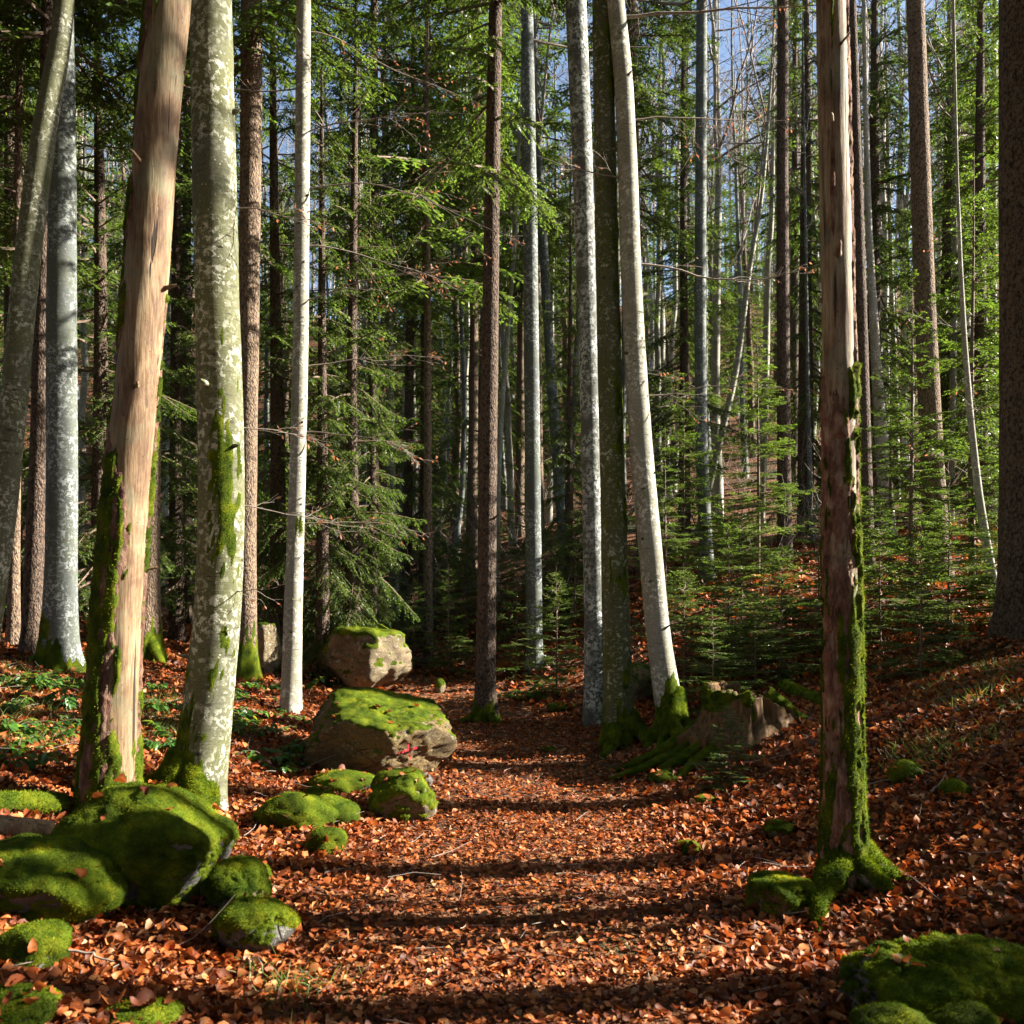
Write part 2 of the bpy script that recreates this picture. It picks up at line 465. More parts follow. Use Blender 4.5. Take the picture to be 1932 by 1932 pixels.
def blades(V, F, w, count, ln, wd, rng, lay=0.5):
    """short moss leaves standing on the faces whose weight w is positive"""
    tri = F if F.shape[1] == 3 else np.concatenate([F[:, [0, 1, 2]], F[:, [0, 2, 3]]])
    wt = w[tri].mean(1)
    n = np.cross(V[tri[:, 1]] - V[tri[:, 0]], V[tri[:, 2]] - V[tri[:, 0]])
    ar = np.linalg.norm(n, axis=1) * np.clip(wt, 0, 1)
    if ar.sum() <= 0: return np.zeros((0, 3)), np.zeros((0, 3), int), np.zeros((0, 3))
    i = rng.choice(len(tri), count, p=ar / ar.sum())
    a, c = rng.random(count), rng.random(count)
    f = a + c > 1; a[f] = 1 - a[f]; c[f] = 1 - c[f]
    S = V[tri[i, 0]] * (1 - a - c)[:, None] + V[tri[i, 1]] * a[:, None] + V[tri[i, 2]] * c[:, None]
    D = unit(unit(n[i]) + rng.normal(0, lay, (count, 3)))
    A = unit(np.cross(D, rng.normal(0, 1, (count, 3))))
    L = ln * rng.uniform(0.5, 1.3, count)[:, None]
    W = wd * rng.uniform(0.6, 1.2, count)[:, None]
    S = S - D * 0.003
    P = np.stack([S - A * W, S + A * W, S + D * L], 1).reshape(-1, 3)
    g = rng.uniform(0.65, 1.6, count)
    y = rng.uniform(0.8, 1.3, count)
    T = np.stack([g * y, g, g * 0.9], 1)
    return P, np.arange(count * 3).reshape(-1, 3), np.repeat(T, 3, 0)

def rock_shape(size, planes, seed, sub, rough=0.05, k=14):
    D, F = ico(sub)
    size = np.array(size)
    rng = R(seed)
    if planes is None:
        planes = [(unit(rng.normal(0, 1, 3)), rng.uniform(0.82, 1.0)) for _ in range(11)]
    else:
        planes = [(unit(np.array(n, float)), d) for n, d in planes]
    q = np.stack([np.maximum(D @ n, 1e-3) / d for n, d in planes], 1)
    q = np.concatenate([q, np.full((len(D), 1), 1 / 1.12)], 1)
    r = 1 / (np.log(np.exp(k * q).sum(1)) / k)
    V = D * r[:, None]
    V = V * (1 + rough * 3.2 * fbm(D * 1.7 + seed * 3.1, 3, seed) + rough * 1.5 * fbm(D * 5 + seed, 4, seed + 9) + rough * 0.6 * np.abs(fbm(D * 14 + seed, 3, seed + 19)))[:, None]
    return V * size, F

ROCKS = []
def rock(name, label, u, v, wpx, hpx, depth=1.0, planes=None, moss=0.5, seed=1, sub=4, mat='grey_stone', bury=0.25, rz=0.0,
         cat="rock", group=None, nb=5000, Y=None, rough=0.05, mossdir=(0, -0.1, 1), k=14, ml=0.012, z=None):
    """(u, v): middle of its lower front edge on the ground; wpx, hpx: size in view"""
    x, y, zz = hit(u, v)
    if Y is not None: y = Y; x = (u - CU) / FPX * Y; zz = g1(x, Y) if z is None else z
    d = wpx / FPX * y * depth
    yc = y + d * 0.40
    xc = (u - CU) / FPX * yc
    w = wpx / FPX * yc; h = max(CAMZ - (v - hpx - CV) / FPX * (y + d * 0.3) - zz, 0.04)
    V, F = rock_shape((1, 1, 1), planes, seed, sub, rough, k)
    ca, sa = math.cos(rz), math.sin(rz)
    V = np.stack([V[:, 0] * ca - V[:, 1] * sa, V[:, 0] * sa + V[:, 1] * ca, V[:, 2]], 1)
    lo, hi = V.min(0), V.max(0)
    V = (V - lo) / (hi - lo)
    V = (V - np.array([0.5, 0.5, 0])) * np.array([w, d, h * (1 + bury)]) - np.array([0, 0, h * bury])
    t = thing(name, label, cat, (xc, yc, zz), 0, group)
    b = MB(); b.add(V, F); obj("stone", b.mesh("stone", [M[mat]]), t)
    N = vnormals(V, F)
    md = unit(np.array(mossdir, float))
    msk = N @ md + 0.75 * fbm(V / max(w, 0.3) * 5 + seed, 4, seed + 40) - (1 - 2 * moss) + 0.45 * fbm(V * 22, 3, seed + 3) + 0.3 * fbm(V * 60, 2, seed + 4)
    off = np.clip(msk * 0.05, -0.004, 0.014) + np.where(msk > 0, 0.006 * fbm(V * 40, 2, seed) + np.clip(msk * 3, 0, 1) * (0.004 + 0.012 * fbm(V * 11, 3, seed + 2)), 0)
    keep = (msk[F] > -0.12).any(1)
    if keep.any() and moss > 0:
        b = MB()
        rng = R(seed + 99)
        V2 = V + N * off[:, None]
        used = np.unique(F[keep]); mp = -np.ones(len(V), int); mp[used] = np.arange(len(used))
        F2 = mp[F[keep]]; w2 = (msk[used] > 0.03).astype(float)
        sh = np.repeat((rng.uniform(0.55, 0.85, len(used)) * (1 + 0.6 * fbm(V[used] * 7 + seed, 3, seed + 5)))[:, None], 3, 1)
        b.add(V2[used], F2, 0, sh)
        P, Fb, T = blades(V2[used], F2, w2, nb, ml, ml * 0.16, rng)
        pt = np.repeat(fbm(P[::3] * 7 + seed, 3, seed + 5), 3)
        T = T * np.clip(1 + 0.9 * pt, 0.45, 1.6)[:, None] * np.where(pt > 0.22, np.array([[1.35], [1.0], [0.8]]), 1.0).T
        b.add(P, Fb, 0, T)
        obj("moss", b.mesh("moss", [M['moss']]), t)
    ROCKS.append((t, V, F))
    return t, V, F

# ------------------------------------------------------------------ trunks
def spline(pts, n):
    """pts (k,4): x,y,z,r -> n smooth samples by z"""
    pts = np.asarray(pts, float); pts = pts[np.argsort(pts[:, 2])]
    d = np.concatenate([[0], np.cumsum(np.linalg.norm(np.diff(pts[:, :3], axis=0), axis=1))])
    t = np.linspace(0, d[-1], n)
    out = np.stack([np.interp(t, d, pts[:, i]) for i in range(4)], 1)
    w = max(1, n // 24)
    ker = np.hanning(2 * w + 3)[1:-1]; ker /= ker.sum()
    for i in range(4):
        a = np.pad(out[:, i], w, mode='reflect', reflect_type='odd')
        out[:, i] = np.convolve(a, ker, 'valid')
    return out

def trunk_geo(S, nu, flare=0.35, flare_h=0.25, lobes=5, rough=0.03, seed=1, bumps=0.0):
    """rings along S (n,4). returns V (n,nu,3), N, th, h"""
    n = len(S)
    th = np.linspace(-np.pi, np.pi, nu, endpoint=False)            # 0 faces -Y, + is to the right (+X)
    h = S[:, 2] - S[0, 2]
    dr = np.stack([np.sin(th), -np.cos(th), 0 * th], 1)
    r = S[:, 3][:, None] * np.ones((1, nu))
    rng = R(seed); ph = rng.uniform(0, 6.28, 3)
    hh = np.maximum(h - 0.10, 0)
    fl = flare * np.exp(-hh / flare_h)
    lob = 1 + 0.55 * np.cos(lobes * th + ph[0]) + 0.3 * np.cos((lobes - 2) * th + ph[1])
    r = r * (1 + fl[:, None] * lob[None])
    Pn = np.stack([np.broadcast_to(np.sin(th) * 0.5, (n, nu)), np.broadcast_to(np.cos(th) * 0.5, (n, nu)), np.broadcast_to((h)[:, None], (n, nu))], -1)
    r = r * (1 + 1.3 * rough * fbm(Pn * np.array([2.0, 2.0, 1.6]) + seed * 7.7, 3, seed) + rough * 0.5 * fbm(Pn * np.array([6, 6, 6.0]) + seed, 3, seed + 5))
    if bumps: r = r * (1 + bumps * sstep(0.35, 0.7, fbm(Pn * np.array([5, 5, 9.0]) + seed * 3, 2, seed + 8)))
    V = S[:, None, :3] + r[..., None] * dr[None]
    return V, np.broadcast_to(dr[None], V.shape), th, h, Pn

def grid_faces(n, nu):
    i = np.arange(n * nu).reshape(n, nu)
    a, bq = i[:-1], i[1:]
    return np.stack([a, np.roll(a, -1, 1), np.roll(bq, -1, 1), bq], -1).reshape(-1, 4)

def shell(V, N, F, msk, thick, seed, steep=0.05, extra=0.0):
    """a skin that rises where msk > 0 and dips under the surface elsewhere"""
    Vf, Nf, m = V.reshape(-1, 3), N.reshape(-1, 3), msk.reshape(-1)
    off = np.clip(m * steep, -0.004, thick) + np.where(m > 0, extra * fbm(Vf * 30, 3, seed), 0)
    keep = (m[F] > -0.1).any(1)
    if not keep.any(): return None
    used = np.unique(F[keep]); mp = -np.ones(len(Vf), int); mp[used] = np.arange(len(used))
    return (Vf + Nf * off[:, None])[used], mp[F[keep]], m[used]

def px_trunk(pts, Y, base=None, H=None, n=120, lean_y=0.0):
    """view polyline (u, v, width) at distance Y -> world centre line down to the ground and up to height H"""
    W = []
    for u, v, w in pts:
        x, y, z = ray(u, v, Y); W.append([x, y, z, w / FPX * Y / 2])
    W = np.array(W); W = W[np.argsort(W[:, 2])]
    bx, bz = W[0, 0], W[0, 2]
    if base is None:
        s = (W[1, :2] - W[0, :2]) / max(W[1, 2] - W[0, 2], 0.1)
        for _ in range(4):
            g = g1(bx, Y) - 0.12
            bx = W[0, 0] + s[0] * (g - W[0, 2])
        if g < W[0, 2] - 0.02: W = np.concatenate([[[bx, Y, g, W[0, 3] * 1.04]], W])
        else: W[0, 2] = g; 
    else:
        W[0, 2] = min(W[0, 2], base) - 0.12
    if H is not None:
        top = W[-1]; s = (W[-1, :2] - W[-2, :2]) / (W[-1, 2] - W[-2, 2])
        zt = W[0, 2] + H
        if zt > top[2] + 0.5:
            W = np.concatenate([W, [[top[0] + s[0] * (zt - top[2]) * 0.6, Y, zt, max(0.012, top[3] * 0.18)]]])
    return spline(W, n)

TREES = {}
def tree(name, label, bark, pts, Y=None, base_uv=None, H=20, nu=24, n=110, cat="tree", group=None, flare=0.35, flare_h=0.22,
         lobes=5, rough=0.03, seed=1, bumps=0.0, mossf=None, moss_n=0, nsc=5.0, mthick=0.012, mlen=0.016):
    if base_uv:
        x, Yb, zb = hit(*base_uv)
        if Y is None: Y = Yb
    S = px_trunk(pts, Y, None, H, n)
    b0 = S[0, :3].copy(); b0[2] += 0.12
    t = thing(name, label, cat, tuple(b0), 0, group)
    S = S.copy(); S[:, :3] -= b0
    V, N, th, h, Pn = trunk_geo(S, nu, flare, flare_h, lobes, rough, seed, bumps)
    F = grid_faces(n, nu)
    b = MB(); b.add(V, F); obj("trunk", b.mesh("trunk", [M[bark]]), t)
    if mossf:
        msk = mossf(th[None, :], h[:, None] - 0.12, fbm(Pn * nsc + seed, 4, seed + 60))
        s = shell(V, N, F, np.broadcast_to(msk, (n, nu)).copy(), mthick, seed, 0.03, 0.004)
        if s:
            rng = R(seed + 7); b = MB(); b.add(s[0], s[1], 0, np.repeat(rng.uniform(0.5, 0.85, len(s[0]))[:, None], 3, 1))
            P, Fb, T = blades(s[0], s[1], (s[2] > 0.02).astype(float), max(moss_n, 500), mlen, 0.003, rng)
            b.add(P, Fb, 0, T)
            obj("moss", b.mesh("moss", [M['moss']]), t)
    return t, S, (V, N, F, th, h, Pn)

def root(t, b0, pts, r0, bark, moss=True, seed=1, nb=2500, sides=14):
    """a surface root as its own part: pts are ground positions (x, y, height above ground) in world space"""
    pts = np.array(pts, float)
    k = 26
    d = np.linspace(0, len(pts) - 1, k)
    P = np.stack([np.interp(d, np.arange(len(pts)), pts[:, i]) for i in range(3)], 1)
    ker = np.array([1, 2, 3, 2, 1]) / 9
    for i in range(3): P[:, i] = np.convolve(np.pad(P[:, i], 2, mode='reflect', reflect_type='odd'), ker, 'valid')
    P[:, 2] += gz(P[:, 0], P[:, 1])
    rr = 0.82 * r0 * (1 - 0.8 * np.linspace(0, 1, k) ** 1.1)
    V, F = tubes((P - np.array(b0))[None], rr[None], sides)
    N = vnormals(V, F); V = V + N * (0.018 * fbm(V * 9 + seed, 3, seed))[:, None]
    b = MB(); b.add(V, F)
    o = obj("root", b.mesh("root", [M[bark]]), t)
    if moss:
        rng = R(seed); N = vnormals(V, F)
        msk = N[:, 2] * 0.7 + 0.12 + 0.9 * fbm(V * 8 + seed, 4, seed)
        s = shell(V, N, F, msk, 0.012, seed, 0.05, 0.005)
        if s:
            b = MB(); b.add(s[0], s[1], 0, np.repeat(rng.uniform(0.5, 0.85, len(s[0]))[:, None], 3, 1))
            Pp, Fb, T = blades(s[0], s[1], (s[2] > 0.02).astype(float), nb, 0.018, 0.003, rng)
            b.add(Pp, Fb, 0, T); obj("moss", b.mesh("moss", [M['moss']]), o)
    return o

# ------------------------------------------------------------------ crowns
def conifer(name, H, zc, Rmax, dz, nb, seed, mat='needle', step=0.09, bl_len=0.42, spray=(0.08, 0.008), per_m=26, droop=-0.5, hang=-0.9,
            tilt=(-0.25, 0.5), sparse=0.0, wood_sides=3, top_trunk=False, profile=0.75, jitter=0.25):
    """a crown of tiered boughs: branches, branchlets and needle sprays, one mesh with twig and needle materials"""
    rng = R(seed)
    zs = []
    z = zc
    while z < H - 0.1:
        zs += list(z + rng.uniform(-0.3, 0.3, nb) * dz); z += dz * (1 if z < H * 0.8 else 0.8)
    zs = np.array(zs)
    if sparse: zs = zs[rng.random(len(zs)) > sparse]
    n = len(zs)
    f = np.clip((zs - zc) / (H - zc), 0, 1)
    L = Rmax * np.clip(1 - f, 0.03, 1) ** profile * rng.uniform(1 - jitter * 1.6, 1 + jitter * 0.6, n)
    L = L * np.where(f < 0.12, rng.uniform(0.6, 1.0, n), 1)
    az = rng.uniform(0, 2 * np.pi, n)
    el = tilt[0] + (tilt[1] - tilt[0]) * f + rng.normal(0, 0.1, n)
    D = np.stack([np.cos(az) * np.cos(el), np.sin(az) * np.cos(el), np.sin(el)], 1)
    k = 7
    P = grow(np.stack([0 * zs, 0 * zs, zs], 1), D, L, k, 0.05, droop * (1 - f), rng)
    P[:, -1, 2] += 0.04 * L; P[:, -2, 2] += 0.01 * L
    b = MB()
    rr = (0.006 + 0.011 * L)[:, None] * np.linspace(1, 0.15, k)[None]
    V, F = tubes(P, rr, wood_sides); b.add(V, F, 0, np.full(len(V), 0.8))
    # branchlets
    m = np.maximum((L / step).astype(int), 3)
    ids = np.repeat(np.arange(n), m)
    t = (np.concatenate([np.arange(q) for q in m]) + rng.random(len(ids))) / m[ids]
    t = 0.12 + 0.88 * t
    S, Dd = along(P[ids], t[:, None]); S = S[:, 0]; Dd = Dd[:, 0]
    side = np.where(rng.random(len(ids)) < 0.5, 1, -1)[:, None]
    sd = unit(np.cross(Dd, np.array([0, 0, 1.0])))
    a = rng.uniform(0.75, 1.15, len(ids))[:, None]
    D2 = Dd * np.cos(a) + side * sd * np.sin(a) + rng.normal(0, 0.10, (len(ids), 3))
    l2 = bl_len * L[ids] ** 0.75 * (1 - t) ** 0.65 * np.clip(t / 0.3, 0.35, 1) * rng.uniform(0.6, 1.15, len(ids)) + 0.05
    P2 = grow(S, D2, l2, 3, 0.06, hang, rng)
    V, F = tubes(P2, np.full((len(P2), 3), 0.003) * np.linspace(1, 0.4, 3), 3); b.add(V, F, 0, np.full(len(V), 1.0))
    # needle sprays on the branchlets and on the outer part of the branches
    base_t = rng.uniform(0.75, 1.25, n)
    for PP, LL, idd, t0 in ((P2, l2, ids, 0.05), (P, L, np.arange(n), 0.35)):
        q = np.maximum((LL * per_m * (1 - t0)).astype(int), 3)
        jd = np.repeat(np.arange(len(PP)), q)
        tt = t0 + (1 - t0) * (np.concatenate([np.arange(z_) for z_ in q]) + rng.random(len(jd))) / q[jd]
        S3, D3 = along(PP[jd], tt[:, None]); S3 = S3[:, 0]; D3 = D3[:, 0]
        s3 = unit(np.cross(D3, np.array([0, 0, 1.0])))
        sg = np.where(rng.random(len(jd)) < 0.5, 1, -1)[:, None]
        aa = rng.uniform(0.55, 1.05, len(jd))[:, None]
        dd = D3 * np.cos(aa) + sg * s3 * np.sin(aa) + np.array([0, 0, 1]) * rng.uniform(-0.35, 0.35, len(jd))[:, None]
        ln = spray[0] * rng.uniform(0.6, 1.25, len(jd)) * np.clip(1.25 - tt, 0.45, 1)
        V, F = rhombs(S3, dd, ln, spray[1] * rng.uniform(0.7, 1.3, len(jd)), rng, 0.45)
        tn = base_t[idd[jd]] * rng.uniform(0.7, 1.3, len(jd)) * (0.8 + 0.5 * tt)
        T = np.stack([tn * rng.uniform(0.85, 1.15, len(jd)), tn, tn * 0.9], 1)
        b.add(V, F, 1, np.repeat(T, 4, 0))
    return b.mesh(name, [M['twig'], M[mat]], smooth=False)

def bare(name, L0, n1, n2, n3, seed, up=0.35, mat='grey_twig', leaf=0, spread=0.9, r0=0.05, zc=0.0, pole=True, droop=0.0):
    """leafless crown: a leader with limbs, branches and twigs"""
    rng = R(seed); b = MB()
    lead = grow(np.array([[0, 0, zc]]), np.array([[0.03, 0.02, 1.0]]), np.array([L0]), 10, 0.06, 0.2, rng)
    if pole:
        V, F = tubes(lead, np.linspace(r0, 0.01, 10)[None], 7); b.add(V, F)
    t1 = np.sort(rng.uniform(0.03, 0.97, n1))
    S, D = along(np.repeat(lead, n1, 0), t1[:, None]); S = S[:, 0]
    az = rng.uniform(0, 6.283, n1); el = rng.uniform(0.1, 0.8, n1) + 0.4 * t1
    D1 = np.stack([np.cos(az) * np.cos(el), np.sin(az) * np.cos(el), np.sin(el)], 1)
    L1 = L0 * 0.42 * spread * (1.05 - t1) ** 0.6 * rng.uniform(0.6, 1.2, n1) + 0.4
    P = grow(S, D1, L1, 8, 0.13, up, rng); R1 = (0.010 + 0.008 * L1)[:, None] * np.linspace(1, 0.2, 8)
    V, F = tubes(P, R1, 4); b.add(V, F)
    Ls = L1
    for lev, (m, k, rad, fac) in enumerate(((n2, 6, 0.007, 0.45), (n3, 4, 0.0035, 0.45))):
        ids = np.repeat(np.arange(len(P)), m)
        t = rng.uniform(0.2, 1.0, len(ids))
        S, D = along(P[ids], t[:, None]); S = S[:, 0]; D = D[:, 0]
        q = unit(np.cross(D, rng.normal(0, 1, (len(ids), 3)) + np.array([0, 0, 1.5])))
        a = rng.uniform(0.5, 1.0, len(ids))[:, None]
        D2 = D * np.cos(a) + q * np.sin(a)
        l = Ls[ids] * fac * (1.15 - t) * rng.uniform(0.6, 1.3, len(ids)) + 0.15
        P = grow(S, D2, l, k, 0.16, up * 0.6 + droop, rng); Ls = l
        V, F = tubes(P, np.full(P.shape[:2], rad) * np.linspace(1, 0.5, k), 3); b.add(V, F)
    mats = [M[mat]]
    if leaf:
        ids = rng.choice(len(P), leaf)
        S, D = along(P[ids], rng.uniform(0.2, 1, leaf)[:, None])
        V, F = rhombs(S[:, 0], D[:, 0] + rng.normal(0, 0.6, (leaf, 3)) + np.array([0, 0, -0.5]), rng.uniform(0.04, 0.075, leaf), rng.uniform(0.012, 0.022, leaf), rng, 1.0)
        b.add(V, F, 1, np.repeat(rng.uniform(0.6, 1.4, leaf), 4)); mats.append(M['brown_leaf'])
    return b.mesh(name, mats, smooth=True)

def twig_branch(name, L, seed, n2=9, n3=5, r0=0.012, leaf=60, droop=-0.15, flat=0.6, mat='grey_twig', D0=(1, 0, 0)):
    """a single side branch with twigs and a few withered leaves, from the origin along D0"""
    rng = R(seed); b = MB()
    P = grow(np.zeros((1, 3)), np.array([D0], float), np.array([L]), 12, 0.09, droop, rng)
    V, F = tubes(P, np.linspace(r0, r0 * 0.15, 12)[None], 6); b.add(V, F)
    Ls = np.array([L]); pools = [P]
    for m, k, rad, fac in ((n2, 7, r0 * 0.33, 0.42), (n3, 5, r0 * 0.17, 0.4)):
        ids = np.repeat(np.arange(len(P)), m); t = rng.uniform(0.15, 1, len(ids))
        S, D = along(P[ids], t[:, None]); S = S[:, 0]; D = D[:, 0]
        sg = np.where(rng.random(len(ids)) < 0.5, 1, -1)[:, None]
        sd = unit(np.cross(D, np.array([0, 0, 1.0]))) * flat + unit(np.cross(D, rng.normal(0, 1, (len(ids), 3)))) * (1 - flat)
        a = rng.uniform(0.5, 0.95, len(ids))[:, None]
        l = Ls[ids] * fac * (1.1 - t) * rng.uniform(0.5, 1.3, len(ids)) + 0.06
        P = grow(S, D * np.cos(a) + sg * sd * np.sin(a), l, k, 0.14, 0.05, rng); Ls = l
        V, F = tubes(P, np.full(P.shape[:2], rad) * np.linspace(1, 0.5, k), 3); b.add(V, F)
    if leaf:
        ids = rng.choice(len(P), leaf)
        S, D = along(P[ids], rng.uniform(0.3, 1, leaf)[:, None])
        V, F = rhombs(S[:, 0], D[:, 0] + rng.normal(0, 0.6, (leaf, 3)) + np.array([0, 0, -0.4]), rng.uniform(0.025, 0.05, leaf), rng.uniform(0.006, 0.012, leaf), rng, 1.0)
        b.add(V, F, 1, np.repeat(rng.uniform(0.6, 1.5, leaf), 4))
    return b.mesh(name, [M[mat], M['brown_leaf']])


# shared crowns: every copy uses the same mesh data
CR = {}
CR['tall'] = [conifer("spruce_crown", 22, 7.5, 2.5, 0.52, 5, 11 + i, step=0.065, bl_len=0.55, spray=(0.13, 0.0135), per_m=40, sparse=0.05) for i in range(2)]
CR['full'] = [conifer("spruce_crown", 13, 0.9, 2.3, 0.40, 5, 31 + i, step=0.06, bl_len=0.55, spray=(0.115, 0.0125), per_m=50, sparse=0.03) for i in range(2)]
CR['far_tall'] = [conifer("spruce_crown", 22, 8, 2.6, 0.6, 5, 51 + i, step=0.12, bl_len=0.6, spray=(0.24, 0.023), per_m=22, sparse=0.05) for i in range(2)]
CR['far_full'] = [conifer("spruce_crown", 13, 1.2, 2.4, 0.5, 5, 61 + i, step=0.11, bl_len=0.55, spray=(0.19, 0.018), per_m=26, sparse=0.05) for i in range(2)]
CR['fir'] = [conifer("fir_crown", 3.0, 0.15, 1.05, 0.22, 6, 71 + i, 'fir', step=0.036, bl_len=0.52, spray=(0.048, 0.0095), per_m=100, droop=-0.12, hang=-0.10,
                     tilt=(-0.05, 0.55), profile=0.8, jitter=0.3) for i in range(3)]
CR['young_fir'] = [conifer("fir_crown", 7.0, 0.5, 1.6, 0.34, 5, 81 + i, 'fir', step=0.05, bl_len=0.55, spray=(0.07, 0.012), per_m=80, droop=-0.25, hang=-0.25,
                     tilt=(-0.1, 0.5), profile=0.8, jitter=0.3, sparse=0.1) for i in range(2)]
CR['bare'] = [bare("bare_crown", 9, 18, 7, 5, 91 + i, leaf=0 if i else 150) for i in range(3)]
CR['far_bare'] = [bare("bare_crown", 10, 14, 6, 4, 101 + i, spread=0.7) for i in range(3)]

def at_h(S, h):
    return float(np.interp(h, S[:, 2], S[:, 0])), float(np.interp(h, S[:, 2], S[:, 1]))

def crown(t, kind, i, S, H, rz=0.0, wide=1.0, z0=0.0, native=22.0):
    x, y = at_h(S, H * 0.6)
    sc = H / native
    return obj("crown", CR[kind][i % len(CR[kind])], t, (x * 0.9, y, z0), rz, (sc * wide, sc * wide, sc))

def bare_crown(t, i, S, z, rz=0.0, sc=1.0, kind='bare'):
    x, y = at_h(S, z)
    return obj("crown", CR[kind][i % len(CR[kind])], t, (x, y, z), rz, sc)

def branch(t, S, h, az, L, seed, b0=None, **kw):
    x, y = at_h(S, h)
    me = twig_branch("branch", L, seed, **kw)
    return obj("branch", me, t, (x, y, h), az)

def stubs(t, S, hs, seed, mat, r=0.012):
    """broken branch stubs, each its own part"""
    rg = R(seed)
    for h in hs:
        x, y = at_h(S, h); rad = float(np.interp(h, S[:, 2], S[:, 3]))
        a = rg.uniform(-1.9, 1.9); d = np.array([math.sin(a), -math.cos(a), rg.uniform(-0.1, 0.5)])
        L = rg.uniform(0.02, 0.09) + rad * 0.1; k = 6
        P = np.array([x, y, h]) + d * (rad * 0.9) + d * np.linspace(-0.02, L, k)[:, None]
        rr_ = r * rg.uniform(0.7, 1.6) * np.array([2.6, 1.7, 1.15, 1.0, 0.85, 0.3])
        V, F = tubes(P[None], rr_[None], 8); b = MB(); b.add(V + 0.004 * fbm(V * 60, 2, seed)[:, None], F)
        obj("branch_stub", b.mesh("branch_stub", [M[mat]]), t)

# ------------------------------------------------------------------ the two dead trunks
def dead_tree(name, label, pts, Y, base_uv, H, barkf, mossf, nu, n, seed, flare, flare_h, moss_n, wood='wood', lobes=4):
    t, S, (V, N, F, th, h, Pn) = tree(name, label, wood, pts, Y, base_uv, H, nu, n, "dead tree", flare=flare, flare_h=flare_h, seed=seed, lobes=lobes, rough=0.035)
    T_, H_ = np.broadcast_arrays(th[None, :], h[:, None] - 0.12)
    n1 = fbm(Pn * np.array([4, 4, 2.2]) + 5, 4, seed + 1); n2 = fbm(Pn * np.array([9, 9, 7.0]) + 9, 3, seed + 2) + 0.55 * fbm(Pn * np.array([26, 26, 20.0]) + 3, 3, seed + 4)
    bm_ = barkf(T_, H_, n1, n2)
    s = shell(V, N, F, bm_, 0.013, seed, 0.12, 0.008)
    rng = R(seed)
    if s:
        b = MB(); b.add(s[0], s[1], 0, np.repeat(((1.5 if wood == 'grey_wood' else 1.0) * (1 + 0.4 * fbm(s[0] * 6, 3, 4)))[:, None], 3, 1))
        obj("bark", b.mesh("bark", [M['oldbark']]), t)
    mm = mossf(T_, H_, n1, n2, bm_)
    s = shell(V, N, F, np.where(mm > 0, mm, mm), 0.024, seed, 0.09, 0.008)
    if s:
        b = MB(); b.add(s[0], s[1], 0, np.repeat(rng.uniform(0.45, 0.8, len(s[0]))[:, None], 3, 1))
        P, Fb, T = blades(s[0], s[1], (s[2] > 0.05).astype(float), moss_n, 0.018, 0.003, rng, 0.6)
        b.add(P, Fb, 0, T); obj("moss", b.mesh("moss", [M['moss']]), t)
    return t, S

deg = math.radians
def bark_left(T, h, n1, n2):
    T = (T - deg(24) + np.pi) % (2 * np.pi) - np.pi
    edge = np.interp(h, [0, 0.62, 1.17, 1.7, 2.0, 2.2, 2.45, 4.4, 4.8, 9], [deg(2), deg(-6), deg(-6), deg(10), deg(-6), deg(-40), deg(-100), deg(-100), deg(-42), deg(-30)])
    m = (edge - T) * 1.2 + 0.35 * n1 + 0.22 * n2
    back = np.abs(T) - deg(165) + 0.3 * n1                      # bark left on the far side
    back = np.where(h > 2.6, back - 0.25, back)
    spots = 0.8 * (1 - ((T + deg(85)) / 0.5) ** 2 - ((h - 3.05) / 0.22) ** 2)
    spots2 = 0.8 * (1 - ((T + deg(85)) / 0.5) ** 2 - ((h - 3.7) / 0.2) ** 2)
    strip = 0.4 * (1 - ((T - deg(72)) / 0.10) ** 2) - 0.25 * (h > 2.7) - 0.6 * (h > 3.2) + 0.3 * n2
    low = 0.35 - h * 1.2 + 0.3 * n1
    return np.maximum.reduce([m, back, spots, spots2, strip, low])
def moss_left(T, h, n1, n2, bk):
    T = (T - deg(24) + np.pi) % (2 * np.pi) - np.pi
    low = 0.42 - h + 0.55 * n1 + 0.35 * n2 - 0.25 * np.cos(T - deg(60)) * 0.4
    on = np.minimum(bk - 0.10, 0.30) + 0.65 * n1 + 0.45 * n2 - 0.08
    on = np.where(h > 2.7, on + 0.05, on)
    return np.maximum(low, on)
dead_left, S_dl = dead_tree("dead_tree", "leaning dead trunk stripped to tan wood, mossy bark down its left side",
    [(322, 0, 77), (300, 200, 76), (285, 400, 77), (265, 676, 78), (248, 850, 81), (230, 1050, 85), (215, 1304, 90), (208, 1440, 100)],
    None, (206, 1552), 9.5, bark_left, moss_left, 80, 380, 3, 0.16, 0.12, 16000)

